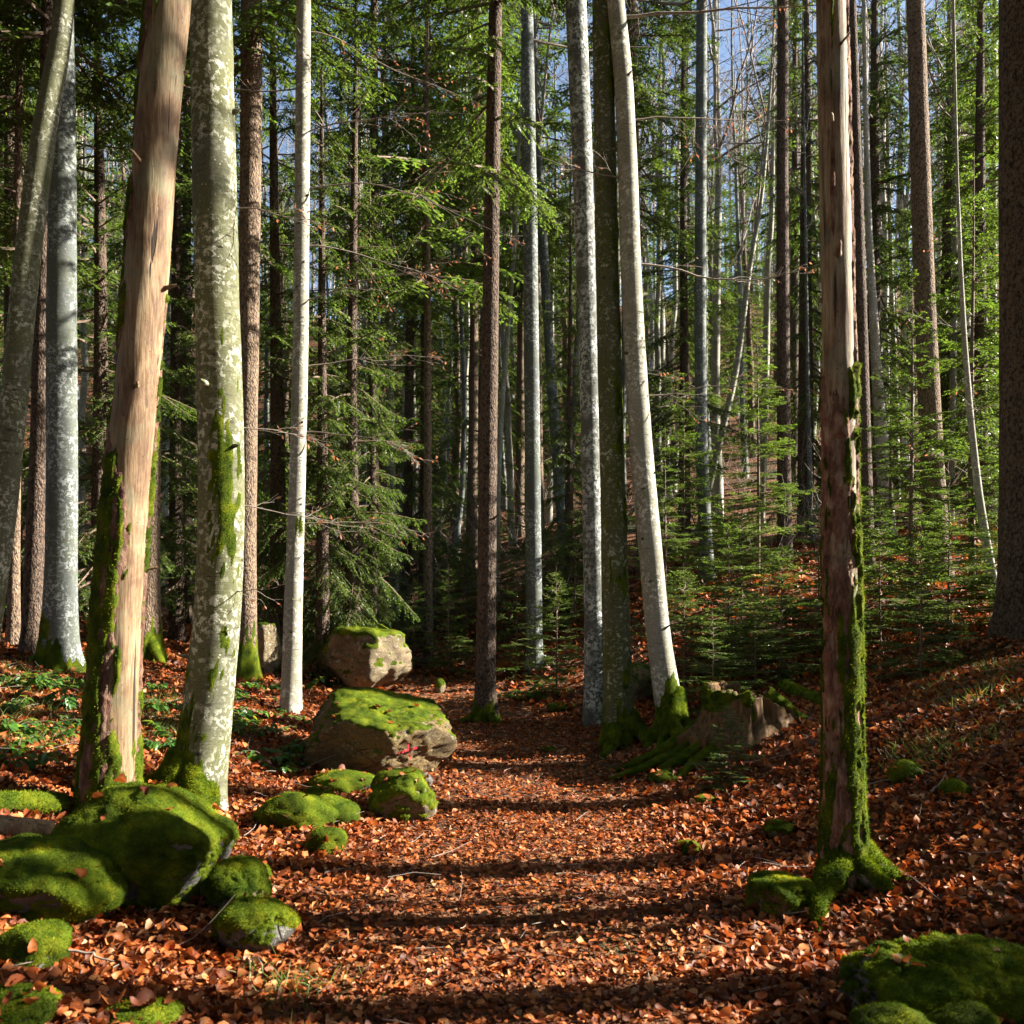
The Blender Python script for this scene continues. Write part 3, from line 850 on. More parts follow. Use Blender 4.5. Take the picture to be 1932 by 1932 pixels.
def bark_right(T, h, n1, n2):
    T = (T + deg(20) + np.pi) % (2 * np.pi) - np.pi
    rows = np.sin(h * 12 + 2.2 * n1 + T * 0.7)
    m = 0.32 + 0.55 * n1 + 0.4 * n2 - 0.28 * (rows > 0.80) - 0.9 * sstep(2.3, 2.9, h) - 0.35 * sstep(0.3, 1.0, T) * sstep(0.9, 1.6, h)
    right = 0.45 * (1 - ((T - deg(95)) / 0.33) ** 2) + 0.5 * n2 - 0.2 * (h > 3.4)
    top = (h - 4.35) * 0.9 + 0.5 * n1 - 0.3 * np.abs(T + 0.3)
    streak = 0.25 * (1 - ((T + 0.15) / 0.22) ** 2) - 0.7 * np.abs(h - 3.6) + 0.3 * n1 - 0.1
    return np.maximum.reduce([m, right, top, streak])
def moss_right(T, h, n1, n2, bk):
    T = (T + deg(20) + np.pi) % (2 * np.pi) - np.pi
    low = 0.30 - h + 0.4 * n1 + 0.3 * n2
    mid = np.minimum(bk, 0.25) - 0.06 + 0.75 * n1 + 0.55 * n2 - 0.22 * sstep(0.9, 1.8, h) + 0.42 * sstep(0.1, 0.8, T) - 0.16 + 0.14 * (1 - sstep(0.6, 1.3, h))
    pads = 0.45 * np.sin(h * 5.3 + 1.0) + 0.6 * n1 + 0.5 * n2 - 0.35 * np.abs(T - 0.6) - 0.30
    topm = (h - 4.4) * 0.8 + 0.6 * n1 - 0.3 * np.abs(T)
    return np.maximum.reduce([low, np.where(h < 2.7, mid, -1), np.where(h < 2.9, pads, -1), topm])
dead_right, S_dr = dead_tree("dead_tree", "slim dead trunk with flaking reddish bark and yellow moss beside the path",
    [(1568, 0, 54), (1574, 300, 55), (1582, 676, 57), (1586, 1000, 59), (1590, 1300, 62), (1590, 1500, 65), (1592, 1610, 72)],
    None, (1592, 1674), 7.5, bark_right, moss_right, 72, 380, 8, 0.30, 0.13, 14000, 'grey_wood')
b0 = dead_right.location
root(dead_right, b0, [(b0.x - 0.03, b0.y - 0.03, 0.16), (b0.x - 0.14, b0.y - 0.16, 0.09), (b0.x - 0.24, b0.y - 0.30, 0.05), (b0.x - 0.29, b0.y - 0.42, -0.02)], 0.085, 'mossy_bark', seed=21)
root(dead_right, b0, [(b0.x + 0.02, b0.y, 0.22), (b0.x + 0.14, b0.y - 0.03, 0.10), (b0.x + 0.25, b0.y - 0.04, 0.03), (b0.x + 0.36, b0.y - 0.02, -0.05)], 0.09, 'mossy_bark', seed=22)
root(dead_right, b0, [(b0.x + 0.02, b0.y - 0.05, 0.14), (b0.x + 0.09, b0.y - 0.14, 0.05), (b0.x + 0.15, b0.y - 0.22, 0.0), (b0.x + 0.2, b0.y - 0.3, -0.06)], 0.075, 'mossy_bark', seed=23)

# ------------------------------------------------------------------ standing trees in front
def foot_moss(top, amt=0.4, side=None):
    def f(T, h, nz):
        m = (top - h) / max(top, 0.1) * amt + 0.5 * nz - 0.05
        if side is not None: m = m + 0.35 * np.cos(T - side) - 0.15
        return m
    return f

def beech_moss(T, h, nz):
    T = (T - deg(20) + np.pi) % (2 * np.pi) - np.pi
    band = 0.42 * (1 - ((T - 0.1) / 0.75) ** 2 - ((h - 2.1) / 0.5) ** 2) + 1.1 * nz - 0.12
    streak = 0.15 * (1 - ((T - 0.35) / 0.6) ** 2) - 0.15 * np.abs(h - 1.1) + 1.0 * nz - 0.30
    low = 0.30 - h * 0.9 - 0.55 * np.sin(T) + 0.5 * nz - 0.12
    return np.maximum.reduce([band, streak, low])
t, S, _ = tree("beech_tree", "thick grey beech trunk with mossy roots, right of the leaning dead trunk", 'beech',
    [(398, 0, 76), (402, 250, 79), (413, 676, 82), (420, 943, 84), (412, 1150, 86), (397, 1304, 90), (381, 1431, 97)],
    base_uv=(376, 1525), H=19, nu=52, n=280, flare=0.22, flare_h=0.16, seed=5, rough=0.03, bumps=0.02, mossf=beech_moss, moss_n=9000, nsc=13.0, mthick=0.005, mlen=0.010)
b0 = t.location
root(t, b0, [(b0.x, b0.y - 0.05, 0.34), (b0.x + 0.09, b0.y - 0.19, 0.17), (b0.x + 0.18, b0.y - 0.40, 0.05), (b0.x + 0.30, b0.y - 0.66, -0.03)], 0.115, 'mossy_bark', seed=24, nb=5000)
root(t, b0, [(b0.x + 0.05, b0.y - 0.05, 0.26), (b0.x + 0.15, b0.y - 0.14, 0.13), (b0.x + 0.22, b0.y - 0.27, 0.04), (b0.x + 0.26, b0.y - 0.42, -0.04)], 0.085, 'mossy_bark', seed=25, nb=3000)
root(t, b0, [(b0.x - 0.05, b0.y, 0.34), (b0.x - 0.17, b0.y - 0.04, 0.17), (b0.x - 0.32, b0.y - 0.02, 0.07), (b0.x - 0.52, b0.y + 0.05, -0.03)], 0.11, 'mossy_bark', seed=26, nb=4000)
root(t, b0, [(b0.x - 0.04, b0.y - 0.06, 0.36), (b0.x - 0.08, b0.y - 0.15, 0.18), (b0.x - 0.10, b0.y - 0.22, 0.05), (b0.x - 0.12, b0.y - 0.32, -0.06)], 0.12, 'mossy_bark', seed=27, nb=4000)
bare_crown(t, 0, S, 9.0, 0.7, 1.1)
stubs(t, S, (1.0, 1.7, 2.4, 2.75, 3.3, 3.9, 4.6, 5.1), 3, 'beech')
stubs(dead_left, S_dl, (1.5, 2.6, 3.2, 3.9, 4.5), 4, 'wood', 0.011)
stubs(dead_right, S_dr, (0.9, 1.6, 2.5, 3.2, 3.9, 4.3), 5, 'grey_wood', 0.008)
branch(t, S, 2.55, 0.15, 0.75, 201, n2=6, n3=4, r0=0.006, leaf=26, D0=(1, 0, 0.1))
branch(t, S, 1.45, -0.25, 0.45, 202, n2=4, n3=3, r0=0.006, leaf=8, D0=(1, 0, -0.15))
branch(t, S, 4.0, 0.1, 0.8, 203, n2=6, n3=4, r0=0.006, leaf=14, D0=(1, 0, -0.15))
branch(t, S, 2.0, 0.3, 0.8, 204, n2=7, n3=4, r0=0.006, leaf=30, D0=(1, 0, 0.0))

t, S, _ = tree("beech_tree", "beech leaning to the right at the far left edge", 'beech',
    [(125, -10, 30), (112, 100, 38), (90, 200, 42), (62, 400, 45), (40, 600, 46), (18, 850, 47), (2, 1000, 47), (-20, 1150, 50)],
    Y=8.2, H=16, nu=32, n=180, seed=6, flare=0.25)
bare_crown(t, 1, S, 9.5, 2.0, 0.8)
t, S, _ = tree("beech_tree", "blue-grey lichened beech with mossy foot behind the far left leaning beech", 'grey_beech',
    [(120, 0, 32), (119, 200, 44), (116, 600, 53), (117, 1000, 55), (112, 1180, 60)], base_uv=(108, 1258), H=20, nu=40, n=200, seed=7,
    flare=0.45, flare_h=0.25, mossf=foot_moss(0.45, 0.5, deg(-70)), moss_n=3000)
bare_crown(t, 2, S, 11, 0.3, 1.0)
t, S, _ = tree("spruce_tree", "dark spruce trunk just left of the blue-grey beech", 'spruce',
    [(88, 250, 26), (80, 600, 29), (72, 900, 32), (62, 1150, 37)], base_uv=(55, 1235), H=22, nu=24, n=120, seed=8)
crown(t, 'tall', 0, S, 22, 1.0)
t, S, _ = tree("spruce_tree", "small sunlit trunk at the left edge with its foot in leaf litter", 'spruce_tan',
    [(30, 850, 18), (27, 1050, 20), (26, 1180, 23)], base_uv=(26, 1218), H=15, nu=16, n=80, seed=9)
crown(t, 'tall', 1, S, 15, 2.0)

def birch_moss(T, h, nz): return 0.5 - np.abs(h - 1.95) * 1.2 + 0.9 * nz - 0.45 - 0.3 * np.abs(T - 0.2)
t, S, _ = tree("beech_tree", "slender white-barked beech lit along its right side, left of the boulders", 'pale_beech',
    [(573, 0, 27), (570, 350, 28), (567, 676, 29), (560, 950, 31), (553, 1150, 34), (550, 1290, 37)], base_uv=(551, 1345), H=18, nu=36, n=200, seed=10,
    flare=0.15, mossf=birch_moss, moss_n=1200)
bare_crown(t, 0, S, 9.5, 1.1, 0.85)
stubs(t, S, (1.2, 2.2, 3.1, 3.4, 4.2, 4.8, 5.5, 6.4, 7.2), 6, 'mossy_bark', 0.009)
for hh, az, L, sd, lf in ((7.3, 0.2, 1.9, 211, 30), (6.2, -0.1, 2.0, 212, 55), (5.0, 0.25, 1.8, 213, 60), (4.4, -0.25, 2.1, 214, 70), (3.0, 0.1, 1.5, 215, 50), (2.0, -0.15, 1.4, 216, 45), (6.7, 2.9, 1.4, 217, 25), (5.6, 0.05, 2.4, 218, 70), (3.7, 0.3, 1.6, 219, 40)):
    branch(t, S, hh, az, L, sd, n2=9, n3=5, r0=0.009, leaf=lf, D0=(1, 0, 0.12))

t, S, _ = tree("spruce_tree", "spruce with tan flaky bark and mossy foot behind the thick beech", 'spruce_tan',
    [(475, 0, 40), (473, 300, 40), (468, 700, 38), (464, 1000, 38), (464, 1200, 40)], base_uv=(466, 1282), H=24, nu=32, n=160, seed=12,
    flare=0.35, mossf=foot_moss(0.6, 0.45), moss_n=2500)
crown(t, 'tall', 1, S, 24, 0.4)
t, S, _ = tree("spruce_tree", "spruce with wide root flare seen between dead trunk and thick beech", 'spruce_tan',
    [(290, 700, 30), (285, 900, 34), (281, 1050, 38), (279, 1180, 46)], base_uv=(283, 1248), H=24, nu=36, n=150, seed=13,
    flare=0.55, flare_h=0.30, mossf=foot_moss(0.35, 0.4, deg(60)), moss_n=2000)
b0 = t.location
root(t, b0, [(b0.x + 0.05, b0.y - 0.05, 0.36), (b0.x + 0.17, b0.y - 0.18, 0.16), (b0.x + 0.30, b0.y - 0.30, 0.04), (b0.x + 0.42, b0.y - 0.4, -0.05)], 0.10, 'spruce_tan', seed=28, nb=1500)
crown(t, 'tall', 0, S, 24, 2.4)

# centre
t, S, _ = tree("spruce_tree", "straight dark spruce standing at the bend of the path", 'spruce',
    [(935, 0, 25), (928, 400, 29), (922, 800, 33), (918, 1150, 36), (916, 1280, 40)], base_uv=(915, 1362), H=24, nu=36, n=200, seed=14,
    flare=0.35, flare_h=0.18, mossf=foot_moss(0.22, 0.4), moss_n=900)
b0 = t.location
root(t, b0, [(b0.x - 0.03, b0.y - 0.03, 0.16), (b0.x - 0.16, b0.y - 0.10, 0.06), (b0.x - 0.32, b0.y - 0.16, 0.01), (b0.x - 0.5, b0.y - 0.2, -0.05)], 0.07, 'spruce', seed=29, nb=700)
root(t, b0, [(b0.x + 0.03, b0.y - 0.03, 0.16), (b0.x + 0.09, b0.y - 0.14, 0.05), (b0.x + 0.15, b0.y - 0.28, 0.01), (b0.x + 0.2, b0.y - 0.42, -0.05)], 0.07, 'spruce', seed=30, nb=700)
crown(t, 'tall', 1, S, 20.5, 2.2, 0.75)
stubs(t, S, (1.8, 2.5, 3.0, 3.6, 4.0, 4.5, 5.0, 5.5, 6.0), 9, 'spruce', 0.008)

t, S, _ = tree("beech_tree", "speckled grey beech, leftmost of three trunks crowded right of the path", 'speckled',
    [(1086, 0, 40), (1097, 250, 39), (1108, 600, 36), (1116, 900, 35), (1121, 1200, 37), (1122, 1320, 41)], base_uv=(1122, 1366), H=20, nu=40, n=200, seed=15, flare=0.2)
bare_crown(t, 1, S, 11, 1.3, 1.0)
stubs(t, S, (1.4, 2.9, 4.5, 6.1, 7.0), 8, 'speckled', 0.011)
t, S, _ = tree("beech_tree", "dark moss-streaked trunk, middle one of three crowded right of the path", 'mossy_bark',
    [(1136, 0, 38), (1142, 300, 41), (1150, 700, 45), (1158, 1000, 48), (1164, 1250, 54)], Y=9.1, H=21, nu=44, n=220, seed=16,
    flare=0.35, flare_h=0.22, mossf=lambda T, h, nz: np.maximum(0.35 * np.cos(T - 1.2) + 0.9 * nz - 0.42, 0.5 - h * 0.9 + 0.4 * nz - 0.15), moss_n=9000)
bare_crown(t, 2, S, 11, 0.2, 1.0)
b0 = t.location
root(t, b0, [(b0.x - 0.03, b0.y - 0.05, 0.24), (b0.x - 0.09, b0.y - 0.20, 0.12), (b0.x - 0.16, b0.y - 0.40, 0.04), (b0.x - 0.24, b0.y - 0.6, -0.04)], 0.12, 'mossy_bark', seed=31)
root(t, b0, [(b0.x + 0.08, b0.y - 0.03, 0.30), (b0.x + 0.18, b0.y - 0.12, 0.14), (b0.x + 0.24, b0.y - 0.30, 0.05), (b0.x + 0.26, b0.y - 0.5, -0.04)], 0.11, 'mossy_bark', seed=32)
branch(t, S, 3.9, -0.2, 0.7, 221, n2=5, n3=4, r0=0.006, leaf=18)

t, S, _ = tree("beech_tree", "curved pale beech with a sunlit right side, rightmost of three crowded trunks", 'pale_beech',
    [(1160, 0, 33), (1176, 130, 35), (1184, 300, 36), (1190, 500, 39), (1199, 700, 41), (1212, 880, 43), (1229, 1060, 45), (1243, 1220, 44), (1255, 1290, 52)],
    Y=9.0, H=19, nu=44, n=240, seed=17, flare=0.3, flare_h=0.16, mossf=foot_moss(0.42, 0.6, 0.3), moss_n=4000)
bare_crown(t, 0, S, 10.5, 2.2, 1.0)
stubs(t, S, (1.0, 1.9, 2.6, 3.8, 4.4, 5.2, 5.9, 6.6, 7.6), 7, 'mossy_bark', 0.011)
b0 = t.location
for q, (dx, dy) in enumerate(((-0.30, -0.62), (-0.14, -0.75), (-0.42, -0.42), (0.08, -0.55))):
    root(t, b0, [(b0.x, b0.y - 0.02, 0.42), (b0.x + dx * 0.3, b0.y + dy * 0.3, 0.22), (b0.x + dx * 0.65, b0.y + dy * 0.65, 0.07), (b0.x + dx, b0.y + dy, -0.04)], 0.095, 'mossy_bark', seed=33 + q, nb=3500)
branch(t, S, 4.75, -0.05, 2.0, 231, n2=9, n3=4, r0=0.013, leaf=40, D0=(1, 0, 0.02), droop=-0.10)
branch(t, S, 7.25, -0.1, 2.2, 232, n2=9, n3=5, r0=0.018, leaf=60, D0=(1, 0, 0.10), droop=-0.30)
branch(t, S, 6.2, 0.1, 1.9, 233, n2=8, n3=5, r0=0.010, leaf=70, D0=(1, 0, 0.1), droop=-0.2)
branch(t, S, 3.4, 0.1, 1.5, 234, n2=8, n3=5, r0=0.009, leaf=40, D0=(1, 0, 0.1), droop=-0.4)
branch(t, S, 7.9, 3.0, 1.6, 235, n2=8, n3=5, r0=0.010, leaf=50, D0=(1, 0, 0.25), droop=-0.2)
branch(t, S, 5.6, 3.3, 1.0, 236, n2=7, n3=4, r0=0.008, leaf=30, D0=(1, 0, 0.15), droop=-0.2)

# ------------------------------------------------------------------ trees further back, one by one
MID = [  # name, label, bark, points, Y, H, crown, seed
 ("beech_tree", "grey twin-lit trunk right of the dark spruce at the path bend", 'grey_beech', [(995, 80, 24), (1000, 400, 27), (1003, 700, 29), (1006, 1000, 30), (1008, 1240, 32)], 15.0, 20, 'bare', 41),
 ("beech_tree", "blue-shaded grey trunk leaning left, between the grey twin-lit trunk and speckled beech", 'grey_beech', [(1016, 300, 15), (1030, 550, 18), (1045, 780, 20), (1062, 1000, 22)], 20.0, 18, 'bare', 42),
 ("spruce_tree", "narrow reddish spruce lit from the right just behind the grey twin-lit trunk", 'spruce_tan', [(1014, 560, 12), (1018, 900, 14), (1022, 1100, 15)], 24.0, 21, 'far_tall', 43),
 ("birch_tree", "thin white stem leaning right behind the dark spruce at the path bend", 'pale_beech', [(972, 440, 8), (962, 580, 9), (948, 750, 10), (940, 900, 10), (937, 1150, 11)], 20.0, 13, 'far_bare', 44),
 ("spruce_tree", "tan sunlit spruce stem left of the path end, above the small bright fir", 'spruce_tan', [(806, 480, 12), (807, 700, 14), (807, 950, 16), (808, 1200, 18)], 16.8, 20, 'far_tall', 45),
 ("spruce_tree", "brown spruce trunk lit on its right, above the upper boulder", 'spruce_tan', [(705, 450, 19), (704, 700, 21), (703, 1000, 23)], 18.0, 22, 'tall', 46),
 ("beech_tree", "smooth olive-grey trunk right of the brown spruce above the upper boulder", 'beech', [(728, 330, 12), (733, 600, 14), (738, 900, 17), (745, 1150, 19)], 19.0, 19, 'bare', 47),
 ("spruce_tree", "shaded brown spruce between the olive-grey trunk and the tan sunlit stem", 'spruce', [(772, 750, 17), (768, 950, 21), (765, 1150, 23)], 21.0, 21, 'far_tall', 48),
 ("beech_tree", "thin pale stem showing below boughs left of the brown spruce", 'pale_beech', [(641, 470, 9), (639, 620, 10), (636, 760, 10), (634, 900, 11)], 20.0, 16, 'far_bare', 49),
 ("spruce_tree", "brown spruce behind the curved pale beech near the top", 'spruce_tan', [(1192, 0, 19), (1195, 250, 20), (1199, 450, 20), (1204, 700, 21)], 19.0, 23, 'tall', 50),
 ("beech_tree", "thin pale stem close behind the curved pale beech", 'pale_beech', [(1206, 470, 7), (1212, 700, 9), (1218, 950, 10)], 26.0, 17, 'far_bare', 51),
 ("beech_tree", "lichened grey trunk above the young fir thicket", 'grey_beech', [(1324, 0, 20), (1322, 350, 21), (1321, 650, 22), (1324, 870, 23), (1330, 990, 25)], 17.5, 21, 'bare', 52),
 ("beech_tree", "pale slim trunk left of the lichened grey trunk", 'pale_beech', [(1292, 250, 9), (1290, 500, 11), (1288, 800, 13)], 26.0, 18, 'far_bare', 53),
 ("birch_tree", "thin white stem leaning far to the right above the thicket", 'pale_beech', [(1447, 270, 6), (1436, 380, 8), (1412, 520, 10), (1395, 660, 11), (1385, 720, 12), (1366, 800, 13)], 22.0, 14, 'far_bare', 54),
 ("birch_tree", "slightly crooked white stem between the leaning white stem and dark spruce", 'pale_beech', [(1458, 280, 8), (1456, 420, 10), (1447, 520, 12), (1446, 640, 13), (1440, 850, 15)], 23.0, 16, 'far_bare', 55),
 ("spruce_tree", "straight brown spruce trunk above the thicket left of the slim dead trunk", 'spruce', [(1477, 0, 20), (1476, 350, 22), (1478, 700, 24), (1480, 950, 26)], 18.0, 23, 'tall', 56),
 ("spruce_tree", "shaded thin spruce beside the straight brown one above the thicket", 'spruce', [(1499, 450, 13), (1498, 700, 15), (1497, 950, 17)], 26.0, 21, 'far_tall', 57),
 ("beech_tree", "bent pale-blue stem left of the slim dead trunk", 'grey_beech', [(1524, 720, 7), (1527, 850, 9), (1530, 960, 10), (1536, 1030, 11)], 20.0, 12, 'far_bare', 58),
 ("spruce_tree", "dark spruce trunk rising right behind the slim dead trunk", 'spruce', [(1606, 0, 17), (1615, 300, 21), (1624, 650, 26), (1632, 950, 30)], 15.0, 23, 'tall', 59),
 ("beech_tree", "pale trunk lit at lower right of the slim dead trunk, behind firs", 'pale_beech', [(1634, 240, 10), (1640, 450, 12), (1654, 700, 19), (1668, 900, 27)], 19.0, 18, 'far_bare', 60),
 ("spruce_tree", "tall brown spruce with sunlit right edge right of the slim dead trunk", 'spruce_tan', [(1727, 0, 31), (1736, 300, 35), (1744, 550, 37), (1755, 800, 40), (1768, 1040, 45)], 13.5, 24, 'tall', 61),
 ("beech_tree", "slender bowed young beech standing free on the right bank", 'pale_beech', [(1806, 330, 5), (1812, 500, 8), (1820, 650, 10), (1832, 800, 12), (1846, 930, 14), (1864, 1040, 16), (1878, 1125, 19)], None, 8, 'none', 62),
 ("spruce_tree", "massive dark spruce filling the right edge", 'spruce', [(1926, 0, 74), (1929, 500, 78), (1932, 1000, 84), (1933, 1130, 90)], 9.0, 24, 'tall', 63),
 ("beech_tree", "pale trunk near the top beside the massive dark spruce", 'pale_beech', [(1876, 100, 11), (1874, 300, 13), (1873, 500, 14), (1872, 750, 15)], 22.0, 19, 'far_bare', 64),
 ("beech_tree", "thin pale stem between the tall brown spruce and the bowed young beech", 'pale_beech', [(1800, 250, 8), (1802, 500, 10), (1796, 800, 12), (1793, 1050, 13)], 20.0, 17, 'far_bare', 65),
 ("beech_tree", "pale forked-looking trunk low behind firs right of the slim dead trunk", 'pale_beech', [(1680, 480, 8), (1690, 760, 11), (1692, 980, 12)], 24.0, 16, 'far_bare', 66),
 ("spruce_tree", "faint tan spruce left of the dark spruce at the path bend", 'spruce_tan', [(893, 780, 18), (890, 1000, 22), (888, 1180, 26)], 21.5, 22, 'far_tall', 67),
 ("spruce_tree", "tan spruce stem in the gap between white stem and grey twin-lit trunk", 'spruce_tan', [(985, 500, 14), (982, 800, 17), (980, 1000, 18)], 26.0, 22, 'far_tall', 68),
 ("spruce_tree", "dim spruce trunk low between thick beech and its right-hand neighbour", 'spruce', [(350, 950, 22), (349, 1100, 24), (348, 1180, 25)], 18.0, 21, 'tall', 69),
]
for nm, lb, bk, pts, Y, H, ck, sd in MID:
    if Y is None: Y = hit(1881, 1150)[1]
    far = Y > 16
    t, S, _ = tree(nm, lb, bk, pts, Y=Y, H=H, nu=14 if far else 28, n=60 if far else 140, seed=sd, flare=0.25, flare_h=0.25, rough=0.03)
    if ck in ('tall', 'far_tall'): crown(t, ck, sd, S, H, sd * 1.7, 0.6 if sd == 63 else 0.65 if sd in (61, 59, 56) else 1.0, 6.0 if sd == 63 else 4.5 if sd in (61, 59, 56) else 0.0)
    elif ck != 'none': bare_crown(t, sd, S, H * 0.52, sd * 1.3, 0.9 * H / 20, ck)
    else:
        for q, (hh, L) in enumerate(((1.1, 0.5), (1.7, 0.8), (2.2, 0.9), (2.7, 1.0), (3.3, 0.9), (3.9, 0.8), (4.5, 0.7))):
            branch(t, S, hh, q * 2.4, L, 240 + q, n2=6, n3=3, r0=0.005, leaf=10, D0=(1, 0, 0.25))

# ------------------------------------------------------------------ conifers with boughs to the ground
def con(name, label, kind, i, u, Y, H, native, wide=1.0, rz=0.0, group=None, cat="conifer", bark='spruce', r=None, tilt=(0, 0)):
    x = (u - CU) / FPX * Y; z = g1(x, Y)
    t = thing(name, label, cat, (x, Y, z), rz, group)
    sc = H / native
    k = 12
    zz = np.linspace(-0.1, H * 0.99, k); rad = (r or 0.011 * H) * np.linspace(1, 0.08, k)
    P = np.stack([0.01 * H * np.sin(zz / H * 5 + i), 0 * zz, zz], 1)
    P[:, 0] *= 0.3
    V, F = tubes(P[None], rad[None], 8)
    b = MB(); b.add(V, F); obj("trunk", b.mesh("trunk", [M[bark]]), t)
    obj("crown", CR[kind][i % len(CR[kind])], t, (0, 0, 0), 0, (sc * wide, sc * wide, sc))
    t.rotation_euler = (tilt[0], tilt[1], rz)
    return t

for a in [
 ("spruce_tree", "dense dark spruce filling the gap between blue-grey beech and leaning dead trunk", 'full', 0, 185, 13.0, 13, 13, 0.85, 0.3),
 ("spruce_tree", "dark spruce behind the leaning beech at the far left", 'full', 1, 20, 15.0, 15, 13, 1.0, 1.3),
 ("spruce_tree", "green spruce showing between leaning dead trunk and thick beech", 'full', 0, 335, 16.0, 15, 13, 0.8, 2.3),
 ("spruce_tree", "bright green spruce boughs between thick beech and white-barked beech", 'full', 1, 520, 14.5, 14, 13, 0.75, 0.1),
 ("spruce_tree", "spruce with drooping sunlit boughs hanging over the upper boulder", 'full', 0, 668, 14.4, 12.5, 13, 0.62, 3.3),
 ("spruce_tree", "second spruce with hanging boughs left of the upper boulder", 'full', 1, 608, 14.0, 11.0, 13, 0.60, 5.1),
 ("spruce_tree", "third spruce with hanging boughs close behind the upper boulder", 'full', 0, 700, 15.6, 9.5, 13, 0.62, 0.7),
 ("spruce_tree", "tall dense spruce right of the slim dead trunk high up", 'full', 0, 1650, 20.6, 18, 13, 0.7, 1.4),
 ("spruce_tree", "tall dense spruce behind the tall brown spruce high up", 'full', 1, 1790, 21.6, 19, 13, 0.7, 2.4),
 ("spruce_tree", "tall dense spruce above the white stems on the right", 'full', 1, 1520, 21.4, 19, 13, 0.5, 4.4),
 ("spruce_tree", "tall dense spruce at the upper right edge", 'full', 0, 1915, 20.5, 19, 13, 0.8, 5.4),
 ("spruce_tree", "shaded spruce with low dark boughs left of the speckled beech", 'full', 1, 1075, 17.6, 9.5, 13, 0.7, 4.0),
 ("spruce_tree", "yellow-green spruce boughs behind the tan sunlit stem", 'full', 0, 800, 21.0, 13, 13, 0.7, 5.0),
 ("spruce_tree", "green spruce behind the lichened grey trunk", 'full', 1, 1290, 22.0, 15, 13, 0.8, 0.9),
 ("spruce_tree", "dark spruce boughs at top right beside the massive spruce", 'full', 0, 1850, 19.0, 17, 13, 0.8, 3.9),
]: con(*a)
FIRS = [
 ("fir_tree", "broad young fir at the left end of the thicket, touching the curved pale beech", 'fir', 0, 1290, 10.4, 2.1, 3, 1.15, 0.2),
 ("fir_tree", "young fir with sunlit top in the middle of the thicket", 'fir', 1, 1375, 11.0, 2.6, 3, 1.1, 1.2),
 ("fir_tree", "low bright young fir right behind the rotting stump", 'fir', 2, 1345, 9.3, 1.15, 3, 1.5, 2.2),
 ("fir_tree", "young fir behind the stump close to the slim dead trunk", 'fir', 0, 1475, 10.2, 2.1, 3, 1.15, 3.2),
 ("fir_tree", "tall young fir at the back of the thicket", 'young_fir', 0, 1430, 16.4, 4.8, 7, 1.25, 0.5),
 ("fir_tree", "tall young fir at the back left of the thicket", 'young_fir', 1, 1290, 16.6, 4.2, 7, 1.3, 1.5),
 ("fir_tree", "young fir with bare lower twigs standing free right of the slim dead trunk", 'fir', 1, 1738, 8.6, 2.2, 3, 0.85, 4.2),
 ("fir_tree", "young fir just right of the slim dead trunk", 'fir', 2, 1660, 10.5, 2.3, 3, 1.0, 5.2),
 ("fir_tree", "slim tall fir with airy boughs in front of the massive dark spruce", 'young_fir', 0, 1835, 12.4, 6.2, 7, 0.95, 2.5),
 ("fir_tree", "airy tall fir with pale stem right of the slim dead trunk", 'young_fir', 1, 1720, 12.0, 4.6, 7, 0.95, 3.5),
 ("fir_tree", "low fir bough clump at the foot of the massive dark spruce", 'fir', 0, 1900, 9.6, 1.9, 3, 1.1, 0.9),
 ("fir_tree", "small bright fir standing at the end of the path", 'fir', 1, 846, 15.6, 2.0, 3, 0.95, 2.9),
 ("fir_tree", "shaded small fir right of the dark spruce at the path bend", 'fir', 2, 975, 15.0, 2.1, 3, 0.9, 1.9),
 ("fir_tree", "thin shaded fir left of the speckled beech", 'fir', 0, 1050, 13.0, 1.9, 3, 1.0, 0.1),
 ("fir_tree", "tiny fir growing out of the ground before the rotting stump", 'fir', 2, 1375, 6.9, 0.66, 3, 1.5, 0.1),
 ("fir_tree", "young fir filling the thicket just above the stump", 'fir', 1, 1425, 9.7, 1.5, 3, 1.4, 5.4),
 ("fir_tree", "young fir deep in the middle of the thicket behind the sunlit one", 'fir', 0, 1400, 12.6, 3.0, 3, 1.1, 2.1),
 ("fir_tree", "young fir at the right end of the thicket behind the slim dead trunk", 'fir', 2, 1545, 11.4, 2.5, 3, 1.1, 0.7),
 ("fir_tree", "slim young fir between curved pale beech and lichened grey trunk", 'young_fir', 0, 1255, 15.5, 3.2, 7, 1.2, 4.7),
 ("fir_tree", "young fir behind the free-standing one on the right bank", 'fir', 1, 1790, 10.0, 2.3, 3, 1.1, 2.6),
 ("fir_tree", "young fir low on the right edge behind the grassy bank", 'fir', 2, 1870, 11.5, 2.6, 3, 1.1, 3.1),
 ("fir_tree", "young fir between the slim dead trunk and tall brown spruce", 'young_fir', 0, 1680, 13.5, 3.8, 7, 1.2, 1.1),
 ("fir_tree", "low shaded fir left of the path end beside the upper boulder", 'fir', 2, 780, 16.5, 1.7, 3, 1.2, 4.4),
 ("fir_tree", "shaded fir between the thick beech and the white-barked beech", 'young_fir', 0, 500, 15.5, 3.0, 7, 1.2, 1.0),
 ("fir_tree", "shaded fir behind the leaning dead trunk", 'young_fir', 1, 235, 15.5, 3.4, 7, 1.3, 1.8),
]
for a in FIRS:
    a = list(a)
    if a[2] == 'fir' and a[4] > 1250 and a[6] > 1.4: a[6] *= 0.74; a[8] *= 1.42
    con(*a, None, "fir", 'twig', 0.008 * a[6] + 0.004)

